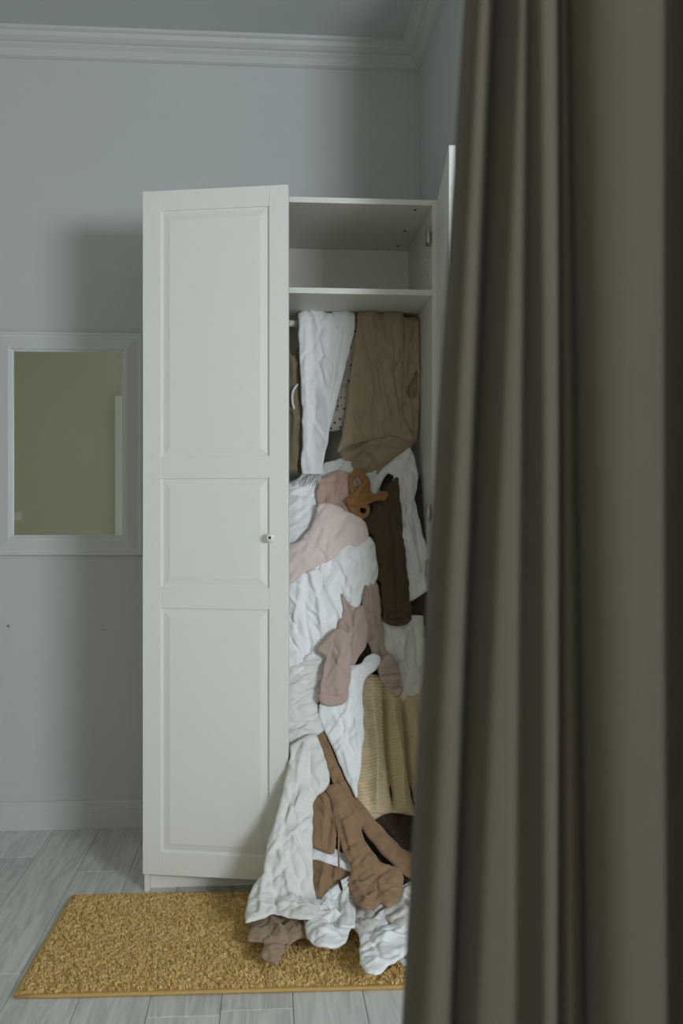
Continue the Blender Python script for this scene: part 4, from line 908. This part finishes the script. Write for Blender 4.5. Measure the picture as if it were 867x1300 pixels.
  {'name': 'dark_trousers', 'label': 'dark brown trousers lying deep in shadow behind the tan ribbed sweater', 'category': 'trousers', 'mat': 'dark_brown', 'off': [(1.675, 0.0), (2.16, 0.01)], 'poly': [(0.7264, 1.8459), (0.7635, 1.8333), (0.7881, 1.8338), (0.8128, 1.8343), (0.8374, 1.8348), (0.8621, 1.8353), (0.8868, 1.8358), (0.9116, 1.8364), (0.9344, 1.861), (0.9591, 1.8615), (0.957, 1.887), (0.9547, 1.9124), (0.9524, 1.9379), (0.95, 1.9635), (0.9474, 1.9892), (0.9447, 2.015), (0.9419, 2.041), (0.939, 2.0672), (0.9359, 2.0935), (0.9327, 2.1201), (0.9165, 2.1484), (0.9004, 2.1772), (0.8607, 2.1896), (0.8261, 2.1738), (0.8043, 2.1432), (0.7864, 2.1179), (0.7669, 2.0914), (0.754, 2.0649), (0.7626, 2.0285), (0.7504, 2.0046), (0.7195, 1.9857), (0.7106, 1.9586), (0.7002, 1.9248), (0.7076, 1.8857)], 'edge': 0.015, 'puff': 0.022, 'fold': (0.08, 20), 'strokes': [(0.7817, 1.9246, 0.8707, 2.1042, 9, 10), (0.8344, 1.9258, 0.9007, 2.0633, 8, -9)], 'step': 0.006, 'seed': 6, 'holes': []},
  {'name': 'crumpled_shirt', 'label': 'white shirt with a square cuff crumpled on the rug below the drawstring', 'category': 'shirt', 'mat': 'white_cool', 'parts': [{'part': 'body', 'off': [(2.02, 0.075), (2.13, 0.065), (2.295, 0.025)], 'poly': [(0.5448, 2.2648), (0.5844, 2.2456), (0.6098, 2.2181), (0.6374, 2.1987), (0.678, 2.1886), (0.7033, 2.2316), (0.6801, 2.2683), (0.6778, 2.3054), (0.671, 2.3625), (0.6634, 2.4248), (0.6469, 2.4561), (0.636, 2.508), (0.6159, 2.5375), (0.5905, 2.5559), (0.5602, 2.5486), (0.5395, 2.5215), (0.5259, 2.4736), (0.5241, 2.4032), (0.5206, 2.3126)], 'edge': 0.016, 'puff': 0.045, 'fold': (0.08, 40), 'strokes': [(0.5499, 2.3939, 0.6433, 2.4451, 4, -14), (0.5467, 2.3588, 0.6238, 2.3995, 6, 9), (0.5836, 2.2711, 0.6134, 2.3815, 7, 9), (0.5418, 2.4695, 0.6163, 2.5013, 7, 8), (0.5682, 2.2987, 0.5988, 2.3511, 5, -8), (0.5994, 2.2348, 0.6222, 2.3529, 5, -6)], 'step': 0.0045, 'seed': 31, 'holes': []}, {'part': 'cuff', 'off': [(2.02, 0.098), (2.13, 0.092), (2.295, 0.06)], 'poly': [(0.6337, 2.2164), (0.6539, 2.1983), (0.6812, 2.1899), (0.6977, 2.2029), (0.6988, 2.2282), (0.6883, 2.2398), (0.6848, 2.2834), (0.6794, 2.3428), (0.6712, 2.4144), (0.6631, 2.4795), (0.6398, 2.4885), (0.6204, 2.4763), (0.6264, 2.411), (0.6323, 2.3394), (0.6379, 2.2851), (0.642, 2.2444)], 'edge': 0.006, 'puff': 0.012, 'fold': (0.04, 80), 'strokes': [(0.6427, 2.2322, 0.6918, 2.2217, 3, 6), (0.6617, 2.2389, 0.6446, 2.4566, 6, 5), (0.6393, 2.2509, 0.6792, 2.2752, 4, -4)], 'step': 0.0045, 'seed': 32, 'auto': 200, 'holes': []}]},
  {'name': 'cloth_scrap', 'label': 'little white cloth pinched between the two crumpled white shirts', 'category': 'cloth', 'mat': 'offwhite', 'off': [(2.02, 0.04), (2.295, 0.025)], 'poly': [(0.6576, 2.2021), (0.7021, 2.1638), (0.7413, 2.1995), (0.7515, 2.2336), (0.7378, 2.278), (0.7463, 2.3608), (0.7239, 2.4544), (0.6837, 2.5), (0.668, 2.4242), (0.647, 2.3381), (0.6504, 2.2861), (0.6526, 2.2473)], 'edge': 0.016, 'puff': 0.035, 'fold': (0.12, 0), 'strokes': [(0.697, 2.239, 0.692, 2.4149, 7, 8)], 'step': 0.005, 'seed': 33, 'holes': []},
  {'name': 'sprawled_blouse', 'label': 'white blouse sprawled furthest out on the rug, its hem rounded, a tag beside it', 'category': 'blouse', 'mat': 'white_cool', 'off': [(2.02, 0.06), (2.16, 0.06), (2.295, 0.022)], 'poly': [(0.7058, 2.3686), (0.7257, 2.3083), (0.7429, 2.2558), (0.7818, 2.2396), (0.8111, 2.2728), (0.8254, 2.3), (0.8227, 2.3601), (0.8624, 2.3308), (0.8557, 2.3943), (0.8483, 2.4572), (0.8381, 2.5092), (0.8281, 2.5598), (0.7918, 2.5969), (0.756, 2.6377), (0.7249, 2.6822), (0.6974, 2.7029), (0.6781, 2.6878), (0.6654, 2.6451), (0.6679, 2.5727), (0.6773, 2.4971), (0.6936, 2.4457), (0.7221, 2.437)], 'edge': 0.016, 'puff': 0.03, 'fold': (0.09, 50), 'strokes': [(0.7118, 2.4032, 0.7985, 2.3031, 7, 9), (0.7209, 2.4477, 0.8142, 2.371, 5, -10), (0.7316, 2.5525, 0.8295, 2.4287, 8, 8), (0.7063, 2.4993, 0.7231, 2.6257, 7, -6), (0.8, 2.288, 0.8072, 2.3877, 6, 8), (0.6762, 2.6221, 0.7319, 2.6595, 5, 5)], 'step': 0.005, 'seed': 41, 'holes': []},
  {'name': 'cloth_bundle', 'label': 'pale grey cloth bundled between the brown joggers and the curtain', 'category': 'cloth', 'mat': 'offwhite', 'off': [(2.02, 0.04), (2.295, 0.03)], 'poly': [(0.7594, 2.329), (0.7849, 2.2495), (0.8156, 2.2065), (0.858, 2.1952), (0.8948, 2.1773), (0.892, 2.2116), (0.8887, 2.2474), (0.8846, 2.2922), (0.8783, 2.3454), (0.8702, 2.4071), (0.8351, 2.4702), (0.8002, 2.4663), (0.7749, 2.421)], 'edge': 0.02, 'puff': 0.04, 'fold': (0.12, 20), 'strokes': [(0.8293, 2.234, 0.8449, 2.388, 8, 8)], 'step': 0.005, 'seed': 43, 'holes': []},
  {'name': 'taupe_top', 'label': 'taupe top with a short sleeve lying on the rug under the long white shirt', 'category': 'top', 'mat': 'taupe', 'off': [(2.02, 0.015), (2.24, 0.012), (2.92, 0.01)], 'poly': [(0.3551, 2.4429), (0.365, 2.3682), (0.3668, 2.2834), (0.3953, 2.2481), (0.4325, 2.2325), (0.4683, 2.2566), (0.493, 2.2747), (0.5259, 2.2833), (0.549, 2.3493), (0.5384, 2.4374), (0.5018, 2.4537), (0.4786, 2.4777), (0.465, 2.492), (0.4553, 2.5414), (0.4438, 2.6034), (0.4203, 2.5873), (0.3966, 2.5663), (0.4006, 2.5175), (0.4026, 2.4721), (0.38, 2.4551)], 'edge': 0.016, 'puff': 0.034, 'fold': (0.05, 20), 'strokes': [(0.416, 2.2947, 0.461, 2.4611, 8, 10), (0.4445, 2.2962, 0.4754, 2.4201, 6, -9), (0.3702, 2.4014, 0.4429, 2.47, 6, 5), (0.4026, 2.4772, 0.4696, 2.4822, 4, -9), (0.4818, 2.3347, 0.4976, 2.443, 7, 7), (0.3831, 2.3287, 0.4255, 2.304, 5, -6)], 'step': 0.005, 'seed': 51, 'holes': []},
  {'name': 'gap_shade_sheet', 'label': 'dark taupe sheet added behind the heap as the shade in its gaps', 'category': 'gap_shade_sheet', 'mat': 'gap_shade', 'off': [(0.54, -0.02), (1.57, -0.03), (2.16, -0.02)], 'poly': [(0.4614, 0.8382), (0.4807, 0.8023), (0.5075, 0.7932), (0.5344, 0.7841), (0.5614, 0.7751), (0.5884, 0.766), (0.6155, 0.757), (0.6427, 0.748), (0.67, 0.7391), (0.6985, 0.7299), (0.7274, 0.7234), (0.7553, 0.7171), (0.7848, 0.7199), (0.8114, 0.7204), (0.8353, 0.6866), (0.8789, 0.6705), (0.9202, 0.6698), (0.9514, 0.6776), (0.9749, 0.7125), (0.9838, 0.7432), (0.9923, 0.7743), (1.0006, 0.8058), (1.0089, 0.8374), (1.0074, 0.8662), (1.006, 0.8947), (1.0049, 0.9227), (1.0039, 0.9502), (1.003, 0.9774), (1.0021, 1.0045), (1.0014, 1.0314), (1.0006, 1.0581), (0.9999, 1.0846), (0.9992, 1.1111), (0.9986, 1.1375), (0.998, 1.1638), (0.9975, 1.19), (0.9963, 1.2163), (0.995, 1.2426), (0.9938, 1.2687), (0.9925, 1.2947), (0.9913, 1.3206), (0.99, 1.3466), (0.9888, 1.3725), (0.9875, 1.3983), (0.9863, 1.424), (0.985, 1.4496), (0.9837, 1.4751), (0.9824, 1.5007), (0.9811, 1.5263), (0.9798, 1.5517), (0.9784, 1.5768), (0.9767, 1.6017), (0.9749, 1.6264), (0.9729, 1.651), (0.9708, 1.6757), (0.9685, 1.7005), (0.9661, 1.7254), (0.9636, 1.7502), (0.9611, 1.7751), (0.9585, 1.7999), (0.9558, 1.8246), (0.9531, 1.8492), (0.9558, 1.874), (0.9529, 1.8985), (0.9527, 1.9231), (0.9495, 1.9483), (0.944, 1.9756), (0.9411, 2.0028), (0.9406, 2.0308), (0.9324, 2.0572), (0.9241, 2.0838), (0.9092, 2.1216), (0.8729, 2.1366), (0.8457, 2.1372), (0.8219, 2.1534), (0.7966, 2.1618), (0.7715, 2.1702), (0.7443, 2.1793), (0.7169, 2.1828), (0.6917, 2.186), (0.6665, 2.1892), (0.6414, 2.1924), (0.6164, 2.1956), (0.5915, 2.1988), (0.5519, 2.198), (0.5349, 2.1573), (0.5263, 2.1299), (0.5176, 2.1029), (0.5078, 2.0727), (0.507, 2.0441), (0.5065, 2.0198), (0.5061, 1.9956), (0.5055, 1.9714), (0.505, 1.9473), (0.5045, 1.9232), (0.5039, 1.8991), (0.5033, 1.8749), (0.5027, 1.8507), (0.502, 1.8265), (0.5014, 1.8021), (0.5007, 1.7776), (0.5, 1.7531), (0.502, 1.7388), (0.4969, 1.7162), (0.4651, 1.7102), (0.4544, 1.6767), (0.4539, 1.6505), (0.454, 1.6268), (0.454, 1.603), (0.4541, 1.5791), (0.4541, 1.5549), (0.4542, 1.5305), (0.4542, 1.5059), (0.4543, 1.4812), (0.4543, 1.4567), (0.4544, 1.432), (0.4544, 1.4073), (0.4545, 1.3825), (0.4545, 1.3576), (0.4546, 1.3326), (0.4546, 1.3076), (0.4547, 1.2826), (0.4547, 1.2575), (0.4547, 1.2323), (0.4548, 1.207), (0.4548, 1.1817), (0.4604, 1.1562), (0.4549, 1.1305), (0.455, 1.1048), (0.455, 1.079), (0.4551, 1.0531), (0.4552, 1.0271), (0.4552, 1.0009), (0.4609, 0.9746), (0.461, 0.9481), (0.4611, 0.9213), (0.4612, 0.894), (0.4613, 0.8663)], 'edge': 0.03, 'puff': 0.03, 'fold': (0.05, 20), 'strokes': [], 'step': 0.009, 'seed': 61, 'holes': []},  # dark sheet put behind the clothes in place of shade in the gaps
  {'name': 'camisole', 'label': 'caramel jersey top with twisted straps and a looped tie on the heap', 'category': 'top', 'mat': 'caramel', 'parts': [{'part': 'front', 'grow': 0, 'off': [(0, 0.072)], 'poly': [(0.7052, 0.7905), (0.709, 0.757), (0.7266, 0.735), (0.7521, 0.7387), (0.7714, 0.7602), (0.7816, 0.7902), (0.7804, 0.8214), (0.7968, 0.8334), (0.8197, 0.8274), (0.8423, 0.8273), (0.8443, 0.8449), (0.8351, 0.8592), (0.8071, 0.8564), (0.7841, 0.8676), (0.7557, 0.8759), (0.7219, 0.8786), (0.6969, 0.8732), (0.689, 0.8566), (0.712, 0.8394)], 'holes': [[(0.7229, 0.7673), (0.7371, 0.7672), (0.7477, 0.7871), (0.7413, 0.8093), (0.7267, 0.8216), (0.7191, 0.7968)]], 'edge': 0.007, 'puff': 0.018, 'fold': (0.06, 60), 'strokes': [(0.7145, 0.7639, 0.7601, 0.7568, 4, 6), (0.7653, 0.7705, 0.7691, 0.8215, 4, 6), (0.7115, 0.8566, 0.836, 0.8421, 5, 8), (0.7222, 0.8705, 0.7904, 0.8508, 4, -7), (0.7155, 0.8216, 0.703, 0.8566, 4, 5), (0.7801, 0.8274, 0.8362, 0.8362, 3, -5)], 'step': 0.003, 'seed': 3, 'auto': 0}, {'part': 'tie', 'grow': 0, 'off': [(0, 0.066)], 'poly': [(0.6894, 0.8596), (0.7228, 0.8707), (0.7567, 0.8651), (0.7761, 0.8734), (0.7781, 0.8949), (0.7691, 0.9107), (0.7464, 0.9217), (0.7242, 0.9134), (0.708, 0.8949)], 'holes': [[(0.742, 0.8843), (0.7561, 0.8816), (0.7642, 0.8896), (0.7582, 0.9001), (0.7442, 0.9001)]], 'edge': 0.007, 'puff': 0.016, 'fold': (0.06, 30), 'strokes': [(0.7003, 0.8707, 0.7438, 0.9134, 4, 7), (0.7115, 0.8707, 0.7389, 0.8923, 3, -6), (0.7673, 0.8815, 0.7608, 0.908, 3, 4)], 'step': 0.003, 'seed': 4, 'auto': 0}]}
]

made = {}
for gi, gspec in enumerate(GARMENTS):
    if 'parts' in gspec:
        p0 = gspec['parts'][0]['poly'][0]
        root = thing(gspec['name'], gspec['label'], gspec['category'])
        for pi, ps in enumerate(gspec['parts']):
            link(ps['part'], garment_mesh(ps['part'], ps, ps.get('seed', pi)), gspec['mat'], root, True)
    else:
        root = link(gspec['name'], garment_mesh(gspec['name'], gspec, gspec.get('seed', gi)), gspec['mat'], None, True)
        tag(root, gspec['label'], gspec['category'])
    made[gspec['name']] = root


def at(xs, h):
    return heap(np.float64(xs[0]), np.float64(xs[1]), h)


# fringe of the scarf: loose yarn strands lying on the white cloth
rng = np.random.default_rng(5)
fa = [(0.538, 0.7407), (0.6092, 0.7438)]
for i in range(26):
    t = i / 25
    x = fa[0][0] * (1 - t) + fa[1][0] * t
    s = fa[0][1]
    dx = rng.normal(-.012, .010)
    L = rng.uniform(.035, .062)
    pts = [at((x, s - .004), .038), at((x + dx * .3, s + L * .35), .062 + rng.uniform(0, .008)), at((x + dx * .8 + rng.normal(0, .004), s + L * .7), .066 + rng.uniform(0, .008)), at((x + dx * 1.2 + rng.normal(0, .007), s + L), .062)]
    ribbon('fringe', pts, .0032, .0028, 'fringe', made['fringed_scarf'], 4, ring=5)

# caramel camisole: a loose strap crossing its looped front
ribbon('strap', [at((0.7708, 0.7656), .080), at((0.7607, 0.7978), .090), at((0.7399, 0.8255), .092), at((0.7169, 0.8525), .084)], .018, .006, 'caramel', made['camisole'], 8, ring=12, twist=[.5, -.2, .2])

# pale strap of the khaki dress
ribbon('strap', [at((0.5261, 0.3872), .012), at((0.5087, 0.4136), .018), at((0.5057, 0.4514), .018), at((0.5144, 0.4863), .012)], .010, .004, 'fringe', made['strappy_dress'], 6)

# drawstring of the joggers with its dark tip
ds = ribbon('drawstring', [at((0.6398, 1.9707), .118), at((0.6379, 2.0593), .14), at((0.632, 2.1843), .155), at((0.6286, 2.3572), .15)], .006, .006, 'brown', made['brown_joggers'], 8, ring=8)
ribbon('drawstring_tip', [at((0.6289, 2.3476), .15), at((0.6287, 2.3947), .148), at((0.6311, 2.4247), .144)], .008, .008, 'dark_hole', ds, 5, ring=8)['label'] = 'dark drawstring tip'

# cuff buttons of the grey shirt
for px_ in ((0.9488, 1.11), (0.9451, 1.137)):
    b = lathe('button', [(.003, -.001), (.0045, 0), (.0045, .0015), (.003, .0022)], 12, 'offwhite', made['button_shirt'], 'Y')
    b.location = tuple(at(px_, .062))

# rolled end of the olive trousers
lip = [(0.8165, 1.2586), (0.8354, 1.2752), (0.8649, 1.2813), (0.8925, 1.276), (0.913, 1.2566)]
ribbon('rolled_hem', [at(q, .058) for q in lip], .020, .018, 'dark_olive', made['olive_trousers'], 8)

# care tag beside the sprawled blouse
tg = [(0.7777, 2.5721), (0.7882, 2.607), (0.7979, 2.63)]
ribbon('care_tag', [at(q, .012) for q in tg], .022, .003, 'white_cool', made['sprawled_blouse'], 5, (0, 0, 1), 8)
# loose ribbon end of the taupe top
tp = [(0.4652, 2.4783), (0.4834, 2.4643), (0.4974, 2.4498)]
ribbon('tie_end', [at(q, .012) for q in tp], .014, .004, 'dark_brown', made['taupe_top'], 5, (0, 0, 1), 8)
